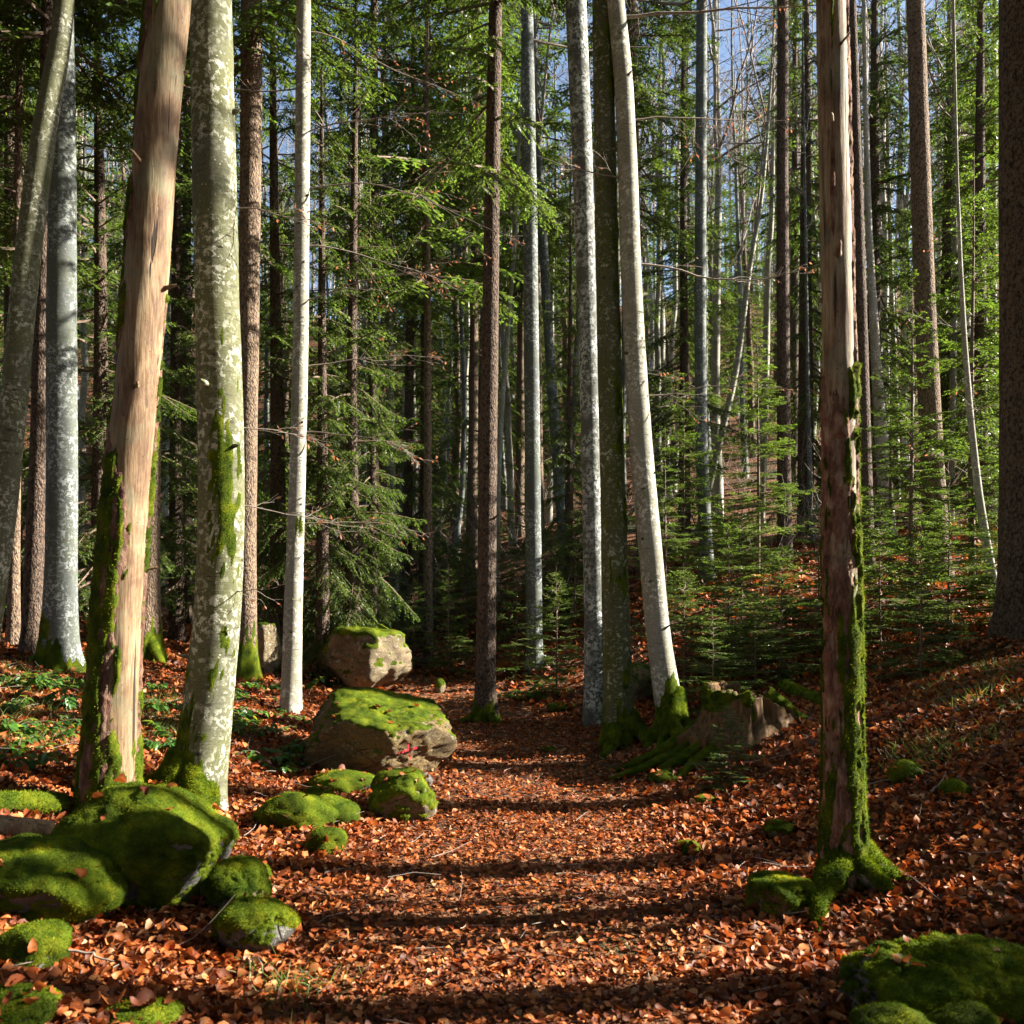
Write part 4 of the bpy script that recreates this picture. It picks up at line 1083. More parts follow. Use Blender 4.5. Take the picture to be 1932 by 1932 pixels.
# ------------------------------------------------------------------ stand of trees on the slope behind
rng = R(77); placed = []
far_lab = {'p': ("beech_tree", "slender pale bare trunk among many on the wooded slope behind", "pale bare trunks on the slope behind", "tree"),
           'g': ("beech_tree", "slender dark grey bare trunk among many on the wooded slope behind", "grey bare trunks on the slope behind", "tree"),
           's': ("spruce_tree", "distant spruce with a bare lower trunk on the wooded slope behind", "distant bare-stemmed spruces on the slope behind", "conifer"),
           'f': ("spruce_tree", "distant spruce green down to the ground on the wooded slope behind", "distant bushy spruces on the slope behind", "conifer")}
def far_trunk_mesh(i, H, r0):
    rg = R(300 + i); k = 14
    zz = np.linspace(-0.3, H, k)
    P = np.stack([np.cumsum(rg.normal(0, 0.07, k)), np.cumsum(rg.normal(0, 0.04, k)), zz], 1); P[:, :2] -= P[1, :2]
    rad = r0 * np.linspace(1, 0.22, k); rad[0] *= 1.3
    V, F = tubes(P[None], rad[None], 9)
    return V, F
FT = {}
for i in range(4):
    V, F = far_trunk_mesh(i, 17, 0.13)
    for key, m in (('p', 'pale_beech'), ('g', 'grey_beech')):
        b = MB(); b.add(V, F); FT[(key, i)] = b.mesh("trunk", [M[m]])
    V, F = far_trunk_mesh(10 + i, 22, 0.17)
    b = MB(); b.add(V, F); FT[('s', i)] = b.mesh("trunk", [M['spruce_tan']])
def far_tree(x, y, i, kind):
    nm, lb, gr, ct = far_lab[kind]
    sc = rng.uniform(0.8, 1.15)
    t = thing(nm, lb, ct, (x, y, g1(x, y)), rng.uniform(0, 6.28), gr, sc)
    if kind == 's':
        obj("trunk", FT[('s', i % 4)], t); obj("crown", CR['far_tall'][i % 2], t)
    elif kind == 'f':
        obj("trunk", FT[('s', i % 4)], t, scale=(0.9, 0.9, 0.58)); obj("crown", CR['far_full'][i % 2], t)
    else:
        obj("trunk", FT[(kind, i % 4)], t); obj("crown", CR['far_bare'][i % 3], t, (0, 0, 8.2))
    t.rotation_euler = (rng.normal(0, 0.03), rng.normal(0, 0.03), rng.uniform(0, 6.28))
cnt = 0
for _ in range(6000):
    y = 23 + 62 * rng.random() ** 1.25; x = rng.uniform(-0.66, 0.66) * y
    md = 1.6 + 0.015 * y
    if any((x - a) ** 2 + (y - c) ** 2 < md * md for a, c in placed): continue
    placed.append((x, y))
    q = rng.random()
    far_tree(x, y, cnt, ('p' if q < 0.34 else 'g' if q < 0.50 else 's' if q < 0.68 else 'f') if x < 0.12 * y else ('p' if q < 0.58 else 'g' if q < 0.88 else 's' if q < 0.95 else 'f'))
    cnt += 1
    if cnt >= 230: break

for q, (u, Y) in enumerate(((1270, 34), (1345, 38), (1420, 33), (1395, 44), (1465, 41), (1310, 50), (1545, 36), (860, 38), (1010, 42), (780, 44), (690, 40), (1225, 45))):
    far_tree((u - CU) / FPX * Y, Y, q, 'f')

# thin stems and small firs that fill the gap behind the path bend
rng = R(611)
for q, (u, Y, k_) in enumerate(((668, 27, 'p'), (690, 31, 'g'), (752, 26, 'p'), (785, 30, 'p'), (826, 27, 'p'), (842, 34, 'g'), (862, 24, 'g'), (880, 29, 'p'), (902, 36, 'p'), (952, 30, 'g'), (966, 25, 'p'), (990, 33, 'p'), (1036, 27, 'p'), (1072, 24, 'g'), (1090, 31, 'p'), (600, 25, 'p'), (510, 28, 'g'), (1245, 24, 'p'), (1270, 29, 'p'), (1350, 28, 'p'), (1405, 30, 'g'), (1560, 27, 'p'), (1710, 26, 'p'), (1780, 29, 'p'), (1840, 24, 'p'))):
    x = (u - CU) / FPX * Y
    t = thing("beech_tree", far_lab[k_][1], "tree", (x, Y, g1(x, Y)), 0, far_lab[k_][2])
    w_ = rng.uniform(0.55, 0.9)
    obj("trunk", FT[(k_, q % 4)], t, (0, 0, 0), rng.uniform(0, 6), (w_, w_, rng.uniform(0.8, 1.05))); obj("crown", CR['far_bare'][q % 3], t, (0, 0, 7.5), rng.uniform(0, 6), 0.8)
    t.rotation_euler = (rng.normal(0, 0.02), rng.normal(0, 0.035), 0)
for q, (u, Y, H) in enumerate(((880, 18.5, 2.2), (945, 17.5, 1.8), (1000, 19.5, 2.8), (1040, 17.0, 1.9), (1085, 16.5, 2.3), (900, 22, 3.0), (820, 20, 2.4), (740, 19, 2.2), (690, 17.5, 1.8), (590, 17, 2.0), (560, 20, 3.0), (420, 18, 2.6), (130, 17, 2.2))):
    con("fir_tree", "small shadowy fir under the tall trunks behind the path bend", 'fir', q, u, Y, H, 3, 1.05, q * 1.4, "small firs under the tall trunks", "fir", 'twig', 0.02)

# neighbours outside the view, on the sunny side: their shadows fall across the path
def lane(x, y0):                        # a tree at x whose shadow crosses the path at y0
    return y0 + x * math.tan(SUN_AZ)
side = [  # x, path distance of its shadow, crown, H, width, crown lift
 (8.6, 5.1, 'tall', 24, 0.62, 0.0), (8.0, 2.5, 'full', 13, 0.62, 0), (9.0, 0.3, 'full', 14, 0.8, 0),  (9.5, 10.6, 'bare', 20, 0.9, 0), (8.2, 3.35, 'bare', 19, 0.9, 0), (7.6, 4.1, 'full', 12, 0.07, 2.9), (7.6, 4.56, 'full', 12, 0.06, 2.9), (10.0, 6.78, 'bare', 20, 1.2, 0),  # the thinnest lifted crowns are unseen occluders added to darken the left rocks
]
for q, (x, y0, ck, H, wd, lift) in enumerate(side):
    y = lane(x, y0); z = g1(x, y)
    nm = "beech_tree" if ck == 'bare' else "spruce_tree"
    lb = "bare beech beyond the right edge that stripes the path with shade" if ck == 'bare' else "spruce beyond the right edge that shades the path"
    t = thing(nm, lb, "tree" if ck == 'bare' else "conifer", (x, y, z), q * 1.1, "trees beyond the right edge")
    if ck == 'bare':
        obj("trunk", FT[('g', q % 4)], t, (0, 0, 0), 0, (1.35 * wd, 1.35 * wd, H / 17)); obj("crown", CR['bare'][q % 3], t, (0, 0, H * 0.52), 0, 1.0)
    else:
        nat = 22 if ck == 'tall' else 13
        obj("trunk", FT[('s', q % 4)], t, (0, 0, 0), 0, (1.0 if wd > 0.3 else 0.35, 1.0 if wd > 0.3 else 0.35, (H + lift) / 22)); obj("crown", CR[ck][q % 2], t, (0, 0, lift), 0, (wd * H / nat, wd * H / nat, H / nat))

rng = R(88)
for q, yy in enumerate(np.arange(3.0, 8.3, 0.42)):
    x = 6.3 + rng.uniform(-0.4, 0.6); y = yy + 0.85
    t = thing("fir_tree", "young fir beyond the right edge that shades the bank", "fir", (x, y, g1(x, y)), q * 2.1, "young firs beyond the right edge", 1.0)
    sc = rng.uniform(0.36, 0.42) if 4.2 < yy < 5.0 else rng.uniform(0.48, 0.56); t.scale = (0.72, 0.72, sc)
    obj("crown", CR['fir'][q % 3], t)
    b = MB(); V, F = tubes(np.array([[[0, 0, -0.1], [0, 0, 1.5], [0, 0, 2.95]]]), np.array([[0.03, 0.018, 0.004]]), 7); b.add(V, F); obj("trunk", b.mesh("trunk", [M['twig']]), t)

# neighbours outside the view on the other sides: the wood goes on and shades the sky
rng = R(501)
ring = [(-8, 3.0), (-7, 6.2), (-11, 8), (-13, 12), (-6, -1.5), (-12, 1.5), (-3.2, -3.4), (2.8, -4.2), (-9, -5), (-1, -8), (6, -7), (-15, 5), (-16, 17), (-14, 21), (3.6, 0.6), (-3.9, 1.6), (0.6, -2.6), (5.6, -2.2), (-5.6, 4.0), (-9.5, 10.5), (-4.5, -6), (4, -9), (-18, 10), (-12, -2), (10, -4), (-20, 1)]
for _ in range(2000):
    x, y = rng.uniform(-24, 18), rng.uniform(-18, 24)
    if y > 0 and abs(x) < 0.68 * y + 2.5: continue
    if x > 2 and y > -1.0: continue
    if x * x + y * y < 9 or any((x - a) ** 2 + (y - c) ** 2 < 7.5 for a, c in ring): continue
    ring.append((x, y))
    if len(ring) >= 80: break
for q, (x, y) in enumerate(ring):
    z = g1(x, y)
    t = thing("spruce_tree", "spruce behind or left of the viewpoint that closes the canopy", "conifer", (x, y, z), q * 1.3, "spruces around the viewpoint", rng.uniform(0.9, 1.1))
    obj("trunk", FT[('s', q % 4)], t); obj("crown", CR['far_tall'][q % 2], t, (0, 0, 0), 0, (1.45, 1.45, 1))

# ------------------------------------------------------------------ boulders and stones
cross_planes = [((0.30, -0.34, 1), 0.60), ((-0.22, -1, -0.22), 0.66), ((0.75, -0.6, -0.5), 0.60), ((-1, -0.15, 0.3), 0.82), ((-0.55, -0.5, 0.8), 0.83), ((0, 1, 0.2), 0.9), ((1, -0.1, 0.15), 0.95), ((0.55, -0.9, 0.35), 0.80), ((0, 0, -1), 0.8)]
cross_t, cross_V, cross_F = rock("mossy_boulder", "large boulder with a red cross painted on it and bright moss on top", 715, 1478, 292, 172, 0.85, cross_planes, 0.25, 3, 6, 'stone', 0.12,
    0, "boulder", nb=16000, rough=0.045, mossdir=(0.25, -0.15, 1), k=26, ml=0.008)
up_planes = [((-0.4, -1, -0.12), 0.66), ((0.85, -0.65, -0.1), 0.66), ((-0.8, -0.3, -0.75), 0.74), ((0.65, -0.3, -0.9), 0.78), ((0.1, -0.1, 1), 0.74), ((-0.9, 0, 0.5), 0.85), ((0.9, 0.2, 0.45), 0.85), ((0, 1, 0), 0.9)]
rock("mossy_boulder", "tan boulder with sunlit right face behind the red-cross boulder, moss cap", 684, 1312, 184, 136, 0.9, up_planes, 0.30, 4, 5, 'pale_stone', 0.10, 0, "boulder", nb=6000, rough=0.05, k=13, ml=0.016)
col_planes = [((-0.3, -1, 0), 0.7), ((0.9, -0.6, 0), 0.6), ((0, 0, 1), 0.85), ((-1, 0.1, 0), 0.8), ((0.3, 1, 0), 0.9), ((0.4, -0.2, -1), 1.0)]
rock("standing_stone", "upright squared stone with moss cap behind the white-barked beech", 503, 1272, 54, 98, 1.0, col_planes, 0.15, 5, 4, 'pale_stone', 0.15, 0, "boulder", nb=1500, k=22)
rock("mossy_boulder", "rounded dark boulder covered in moss in front of the leaning dead trunk", 262, 1735, 330, 240, 0.75,
    [((-0.15, -0.8, 0.75), 0.80), ((0.75, -0.1, 0.75), 0.78), ((-0.75, 0, 0.75), 0.86), ((0.95, -0.35, -0.3), 0.86), ((0.2, -0.95, -0.35), 0.80), ((0, 1, 0.1), 0.9), ((-1, -0.2, -0.1), 0.9), ((0.1, 0.1, 1), 0.86)], 0.74, 6, 6, 'grey_stone', 0.12, 0.12, "boulder", nb=26000, rough=0.022, k=13, mossdir=(0, -0.1, 1))
rock("mossy_boulder", "low sloping moss boulder at the left edge below the rounded one", 80, 1730, 290, 128, 0.8,
    [((0.45, -0.45, 0.85), 0.72), ((-0.1, -0.6, 0.8), 0.8), ((0.95, -0.2, 0.2), 0.9), ((0, -1, -0.1), 0.85), ((0, 1, 0), 0.9), ((-1, 0, 0), 0.9), ((0, 0, 1), 0.9)], 0.72, 7, 5, 'grey_stone', 0.25, 0.1, "boulder", nb=16000, rough=0.05, k=12, Y=3.75)
rock("mossy_rock", "roundish dark rock with moss on its left, right of the rounded boulder's foot", 482, 1812, 154, 106, 0.85, None, 0.34, 8, 5, 'grey_stone', 0.12, 0.4, "rock", nb=6000, rough=0.04, k=10)
rock("mossy_rock", "sunlit yellow-green moss rock tucked behind the roundish dark rock", 440, 1716, 122, 84, 0.8, None, 0.6, 9, 5, 'pale_stone', 0.2, 0, "rock", nb=6000, Y=4.25)
rock("mossy_rock", "small shaded moss rock touching the sunlit moss rock", 478, 1690, 60, 52, 0.8, None, 0.7, 10, 4, 'grey_stone', 0.2, 0, "rock", nb=2000, Y=4.62)
rock("mossy_rock", "pale stone with mossy shoulder below the red-cross boulder", 762, 1556, 128, 98, 0.8,
    [((0.6, -0.7, 0.5), 0.72), ((-0.4, -0.6, 0.8), 0.72), ((0.9, 0, 0.4), 0.8), ((0, 0, 1), 0.8), ((-0.9, 0, 0.2), 0.9), ((0, -1, -0.2), 0.85), ((0, 1, 0), 0.9)], 0.46, 11, 5, 'pale_stone', 0.2, 0.2, "rock", nb=6000, k=16)
rock("mossy_rock", "flat moss cushion directly under the red-cross boulder", 648, 1502, 128, 42, 0.8, None, 0.75, 12, 4, 'grey_stone', 0.4, 0, "rock", nb=4000)
rock("mossy_rock", "bright green moss mound between thick beech and pale stone", 560, 1566, 150, 66, 0.8, None, 0.85, 13, 4, 'grey_stone', 0.4, 0.1, "rock", nb=7000)
rock("mossy_rock", "smaller moss mound joined to the right of the bright green one", 628, 1560, 92, 54, 0.8, None, 0.85, 14, 4, 'grey_stone', 0.4, 0.5, "rock", nb=4000)
rock("mossy_rock", "little oblong moss stone below the two moss mounds", 616, 1614, 66, 46, 1.3, None, 0.75, 15, 4, 'grey_stone', 0.3, 0.5, "rock", nb=2500)
rock("mossy_rock", "low moss stone behind the bright green mound", 598, 1512, 60, 24, 0.8, None, 0.7, 16, 4, 'grey_stone', 0.4, 0, "rock", nb=1500)
rock("stone", "small round bare stone wedged under the red-cross boulder", 800, 1484, 34, 26, 1.0, None, 0.0, 17, 4, 'grey_stone', 0.2, 0, "rock", Y=None)
rock("mossy_rock", "moss hump at the left edge with leaves around it", 60, 1795, 120, 34, 1.0, None, 0.62, 18, 4, 'grey_stone', 0.3, 0, "rock", nb=5000, Y=3.3)
rock("mossy_rock", "dark moss hump in the bottom left corner", 10, 1960, 170, 70, 1.0, None, 0.65, 19, 5, 'grey_stone', 0.2, 0, "rock", nb=8000, Y=2.75)
rock("mossy_rock", "flat moss patch stone at the bottom edge left of the path", 270, 1945, 130, 40, 0.8, None, 0.8, 20, 4, 'grey_stone', 0.4, 0, "rock", nb=3000, Y=3.0)
rock("mossy_boulder", "long low boulder with moss and bare pale top at bottom right", 1790, 1888, 410, 98, 0.5,
    [((-0.45, -0.5, 0.75), 0.66), ((0.1, -0.75, 0.7), 0.66), ((0.5, -0.1, 0.9), 0.8), ((-0.95, -0.2, 0.2), 0.9), ((0, -1, 0), 0.85), ((0, 1, 0), 0.9), ((1, 0, 0), 0.9), ((-0.1, 0.2, 1), 0.8)], 0.27, 21, 6, 'grey_stone', 0.2, 0.12, "boulder", nb=18000, k=18, mossdir=(0.1, -0.6, 0.75), Y=3.15, rough=0.06)
rock("mossy_rock", "moss stone at the bottom edge in front of the long low boulder", 1690, 1960, 180, 42, 0.9, None, 0.6, 22, 4, 'grey_stone', 0.3, 0, "rock", nb=4000, Y=2.85)
rock("mossy_rock", "moss stone at the bottom edge near the right corner", 1815, 1960, 150, 46, 0.9, None, 0.6, 23, 4, 'grey_stone', 0.3, 0.3, "rock", nb=3500, Y=2.88)
rock("mossy_rock", "blocky rock with sunlit moss at the foot of the slim dead trunk", 1472, 1736, 118, 72, 0.9,
    [((0, -0.1, 1), 0.72), ((-0.7, -0.8, 0), 0.78), ((0.5, -0.9, 0), 0.78), ((-1, 0.1, 0.1), 0.85), ((0, 1, 0), 0.9), ((1, 0, 0), 0.9)], 0.52, 24, 5, 'stone', 0.15, 0, "rock", nb=6000, k=18)
rock("mossy_stone", "mossy stone highest up the right bank", 1710, 1478, 62, 36, 0.9, None, 0.8, 25, 4, 'grey_stone', 0.3, 0, "rock", nb=2500)
rock("mossy_stone", "small mossy stone low down at the right edge of the bank", 1802, 1508, 46, 30, 0.9, None, 0.7, 26, 4, 'grey_stone', 0.3, 0, "rock", nb=1500)
rock("mossy_stone", "little pale-and-moss stone left of the slim dead trunk", 1470, 1582, 52, 28, 0.9, None, 0.45, 27, 4, 'pale_stone', 0.3, 0, "rock", nb=1500)
rock("mossy_stone", "tiny moss tuft stone on the shaded right half of the path", 1298, 1612, 34, 20, 0.9, None, 0.8, 28, 3, 'grey_stone', 0.3, 0, "rock", nb=1000)
rock("mossy_stone", "low moss pad in the path before the three crowded trunks", 1060, 1342, 52, 14, 0.9, None, 0.8, 29, 3, 'grey_stone', 0.4, 0, "rock", nb=800)
rock("mossy_stone", "faint moss pad in the path near its bend", 1035, 1420, 26, 9, 0.9, None, 0.8, 30, 3, 'grey_stone', 0.4, 0, "rock", nb=400)
rock("stone", "pale stone half hidden by the tiny fir before the stump", 1363, 1415, 34, 26, 0.9, None, 0.1, 31, 4, 'pale_stone', 0.2, 0, "rock", nb=300)
rock("stone", "sunlit tan stone between the mossy trunk and the curved pale beech", 1207, 1300, 62, 48, 0.9, None, 0.1, 32, 4, 'pale_stone', 0.2, 0, "rock", nb=400, Y=10.9)
rock("stone", "pale pointed stub of stone at the left end of the path", 830, 1308, 22, 26, 0.9, None, 0.3, 33, 3, 'pale_stone', 0.2, 0, "rock", nb=500)
rock("mossy_stone", "moss cushion at the foot of the stump roots", 1255, 1480, 60, 22, 0.9, None, 0.85, 34, 4, 'grey_stone', 0.4, 0, "rock", nb=1500)
rock("mossy_stone", "low moss pad below the stump roots", 1330, 1520, 40, 14, 0.9, None, 0.85, 35, 3, 'grey_stone', 0.4, 0, "rock", nb=800)

# the red cross is paint that follows the face of the boulder
bv = BVHTree.FromPolygons([Vector(v) + cross_t.location for v in cross_V], [tuple(f) for f in cross_F])
def paint(uv0, uv1, wpx, n=22):
    rows = []
    a, c = np.array(uv0, float), np.array(uv1, float); d = unit(c - a); pn = np.array([-d[1], d[0]])
    for i in range(n):
        q = a + (c - a) * i / (n - 1)
        row = []
        for sgn in (-1, 0, 1):
            p = q + pn * wpx / 2 * sgn * (0.75 + 0.35 * math.sin(i * 2.3 + sgn))
            o = Vector((0, 0, CAMZ)); dr = (Vector(ray(p[0], p[1], 1.0)) - o).normalized()
            loc, nor, _, _ = bv.ray_cast(o, dr)
            if loc is None: break
            row.append(np.array(loc + nor * 0.016 - cross_t.location))
        if len(row) == 3: rows.append(row)
    return rows
b = MB()
for q, st in enumerate((((749, 1419), (787, 1408), 5.0), ((768, 1398), (772, 1433), 4.6))):
    rows = paint(*st)
    if len(rows) > 1:
        V = np.array(rows) + np.array([0, -0.002 * q, 0]); n = len(rows)
        i = np.arange(n * 3).reshape(n, 3)
        b.add(V.reshape(-1, 3), (lambda f_: f_[R(5 + q).random(len(f_)) > 0.05])(np.stack([i[:-1, :-1], i[:-1, 1:], i[1:, 1:], i[1:, :-1]], -1).reshape(-1, 4)))
if b.p: tag(obj("trail_mark", b.mesh("trail_mark", [M['red']]), cross_t), "red painted cross")

# ------------------------------------------------------------------ rotting stump
x, y, z = hit(1410, 1386)
st = thing("tree_stump", "rotting hollow stump with splayed roots and a mossy rim on the right bank", "stump", (x, y, z))
px = y / FPX
n, nu = 60, 96
hgt = 80 * px
zz = np.linspace(-0.12, hgt, n); rad = 74 * px * (1 + 0.55 * np.exp(-np.maximum(zz, 0) / 0.13))
th = np.linspace(-np.pi, np.pi, nu, endpoint=False)
Pn = np.stack([np.broadcast_to(np.sin(th), (n, nu)), np.broadcast_to(np.cos(th), (n, nu)), np.broadcast_to(zz[:, None], (n, nu))], -1)
groove = 1 + 0.10 * fbm(Pn * np.array([5, 5, 0.8]), 4, 8) + 0.16 * fbm(Pn * np.array([15, 15, 1.0]), 4, 9) + 0.05 * fbm(Pn * np.array([30, 30, 4.0]), 2, 10) + 0.10 * np.exp(-np.maximum(zz, 0) / 0.2)[:, None] * np.cos(5 * th + 0.6)[None] \
    - 0.42 * (np.exp(-((th - 0.42) / 0.22) ** 2))[None] * sstep(0.0, 0.25, zz)[:, None]
rim = 1 + 0.04 * np.sin(th * 2 + 1.0) - 0.20 * np.sin(th) + 0.10 * vnoise(np.stack([th * 5, 0 * th, 0 * th], 1), 4) + 0.09 * vnoise(np.stack([th * 14, 0 * th, 0 * th], 1), 5) - 0.30 * np.exp(-((th - 1.1) / 0.5) ** 2)
rr = rad[:, None] * groove
dr = np.stack([np.sin(th), -np.cos(th), 0 * th], 1)
V = rr[..., None] * dr[None]; V[..., 2] = np.where(zz[:, None] > 0, zz[:, None] * (1 + (rim[None] - 1) * (zz[:, None] / hgt)), zz[:, None])
inner = V[::-1][: n - 12].copy(); inner[..., :2] *= 0.74; inner[..., 2] -= 0.01
allV = np.concatenate([V, inner]); nn = len(allV)
b = MB(); b.add(allV, grid_faces(nn, nu)); obj("stump_wall", b.mesh("stump_wall", [M['stump']]), st)
N = vnormals(allV.reshape(-1, 3), grid_faces(nn, nu)) * -1
NN = np.broadcast_to(dr[None], allV.shape)
hh = allV[..., 2] / hgt
msk = np.where(np.arange(nn)[:, None] < n, 1, 0.3) * (hh - 0.80) * 1.6 + 0.9 * fbm(allV * 6, 4, 6) + 0.34 - 0.25 * np.sin(th)[None] - 0.9 * (np.abs(th[None] - 0.25) < 0.35)
s_ = shell(allV, NN, grid_faces(nn, nu), msk, 0.014, 5, 0.05, 0.006)
if s_:
    rg = R(8); b = MB(); b.add(s_[0], s_[1], 0, np.repeat(rg.uniform(0.5, 0.85, len(s_[0]))[:, None], 3, 1))
    P, Fb, T = blades(s_[0], s_[1], (s_[2] > 0.03).astype(float), 7000, 0.018, 0.0032, rg); b.add(P, Fb, 0, T)
    obj("moss", b.mesh("moss", [M['moss']]), st)
for q, (dx, dy, r0, h0) in enumerate(((0.50, -0.12, 0.095, 0.32), (-0.62, -0.22, 0.10, 0.22), (-0.40, -0.42, 0.085, 0.20), (-0.90, -0.42, 0.09, 0.14), (0.28, -0.26, 0.06, 0.12), (-0.55, 0.05, 0.09, 0.26), (-0.75, -0.60, 0.07, 0.10), (-1.15, 0.10, 0.10, 0.22), (-1.25, -0.25, 0.08, 0.14))):
    root(st, (x, y, z), [(x + dx * 0.30, y + dy * 0.35, h0), (x + dx * 0.55, y + dy * 0.6, h0 * 0.6), (x + dx * 0.85, y + dy * 0.85, 0.05), (x + dx * 1.15, y + dy * 1.15, -0.04)], r0, 'stump', True, 60 + q, 1200)

# ------------------------------------------------------------------ logs and sticks
def log(name, label, p0, p1, r, bark, seed, moss, lift=0.6, cat="log", nb=3000):
    k = 40
    t_ = np.linspace(0, 1, k)[:, None]
    P = np.array(p0)[None] * (1 - t_) + np.array(p1)[None] * t_
    P = np.concatenate([P, (gz(P[:, 0], P[:, 1]) + r * lift)[:, None]], 1)
    P[:, 2] = np.convolve(np.pad(P[:, 2], 6, mode='edge'), np.ones(13) / 13, 'valid')
    c = P[k // 2].copy()
    t = thing(name, label, cat, tuple(c))
    rd = r * np.linspace(1, 0.85, k); rd[0] = rd[-1] = 0.01
    P = np.concatenate([P[:1], P[1:2] * 0.02 + P[:1] * 0.98, P[1:-1], P[-2:-1] * 0.02 + P[-1:] * 0.98, P[-1:]]); rd = np.concatenate([[0.004], rd[1:2], rd[1:-1], rd[-2:-1], [0.004]])
    V, F = tubes((P - c)[None], rd[None], 20); N = vnormals(V, F)
    V = V + N * (r * 0.12 * fbm(V * 6 + seed, 3, seed))[:, None]
    b = MB(); b.add(V, F); obj("log_body", b.mesh("log_body", [M[bark]]), t)
    if moss > 0:
        msk = N[:, 2] + 0.5 * fbm(V * 6, 3, seed) - (1 - 2 * moss)
        s = shell(V, N, F, msk, 0.012, seed, 0.05, 0.004)
        if s:
            rg = R(seed); b = MB(); b.add(s[0], s[1], 0, np.repeat(rg.uniform(0.5, 0.85, len(s[0]))[:, None], 3, 1))
            Pp, Fb, T = blades(s[0], s[1], (s[2] > 0.02).astype(float), nb, 0.018, 0.003, rg); b.add(Pp, Fb, 0, T)
            obj("moss", b.mesh("moss", [M['moss']]), t)
    return t
a0 = hit(-160, 1535); a1 = hit(118, 1540)
log("mossy_log", "moss-covered log end at the left edge behind the rounded boulder", a0[:2], a1[:2], 0.075, 'spruce', 3, 0.75)
a0 = hit(-200, 1545); a1 = hit(98, 1588)
log("fallen_log", "pale barkless log at the left edge above the low moss boulder", a0[:2], a1[:2], 0.07, 'wood', 5, 0.0)
a0 = hit(1478, 1300); a1 = hit(1560, 1338)
log("mossy_log", "short mossy log on the bank right of the stump", a0[:2], a1[:2], 0.06, 'mossy_bark', 7, 0.8)
def stick(label, uvs, r, seed, mat='grey_twig', lift=0.02):
    pts = np.array([hit(*q) for q in uvs]); pts[:, 2] += lift
    c = pts[0].copy(); k = 16
    d = np.linspace(0, len(pts) - 1, k)
    P = np.stack([np.interp(d, np.arange(len(pts)), pts[:, i]) for i in range(3)], 1) - c
    P += R(seed).normal(0, r * 0.6, P.shape)
    V, F = tubes(P[None], (r * np.linspace(1, 0.4, k))[None], 7)
    b = MB(); b.add(V, F)
    tag(obj("fallen_stick", b.mesh("fallen_stick", [M[mat]]), None, tuple(c)), label, "stick", "sticks lying on the leaves")
stick("thin grey stick on the leaves at the left edge near the bottom", [(0, 1808), (80, 1815), (160, 1828), (215, 1845)], 0.008, 1, lift=0.06)
stick("short broken stick on the leaves below the low moss boulder", [(130, 1722), (200, 1700)], 0.009, 2, lift=0.08)
stick("bent thin stick on the right bank near its top stone", [(1600, 1500), (1660, 1485), (1700, 1478), (1760, 1490)], 0.006, 3, lift=0.04)
stick("thin forked stick standing out of leaves on the right bank", [(1755, 1512), (1778, 1490), (1785, 1470)], 0.006, 4, lift=0.05)
stick("straight twig on the bank below the stump", [(1400, 1447), (1450, 1440), (1500, 1428)], 0.006, 5, lift=0.03)
stick("pale twig on the leaves left of the path below the moss mounds", [(610, 1660), (650, 1650), (690, 1655)], 0.005, 6, lift=0.03)

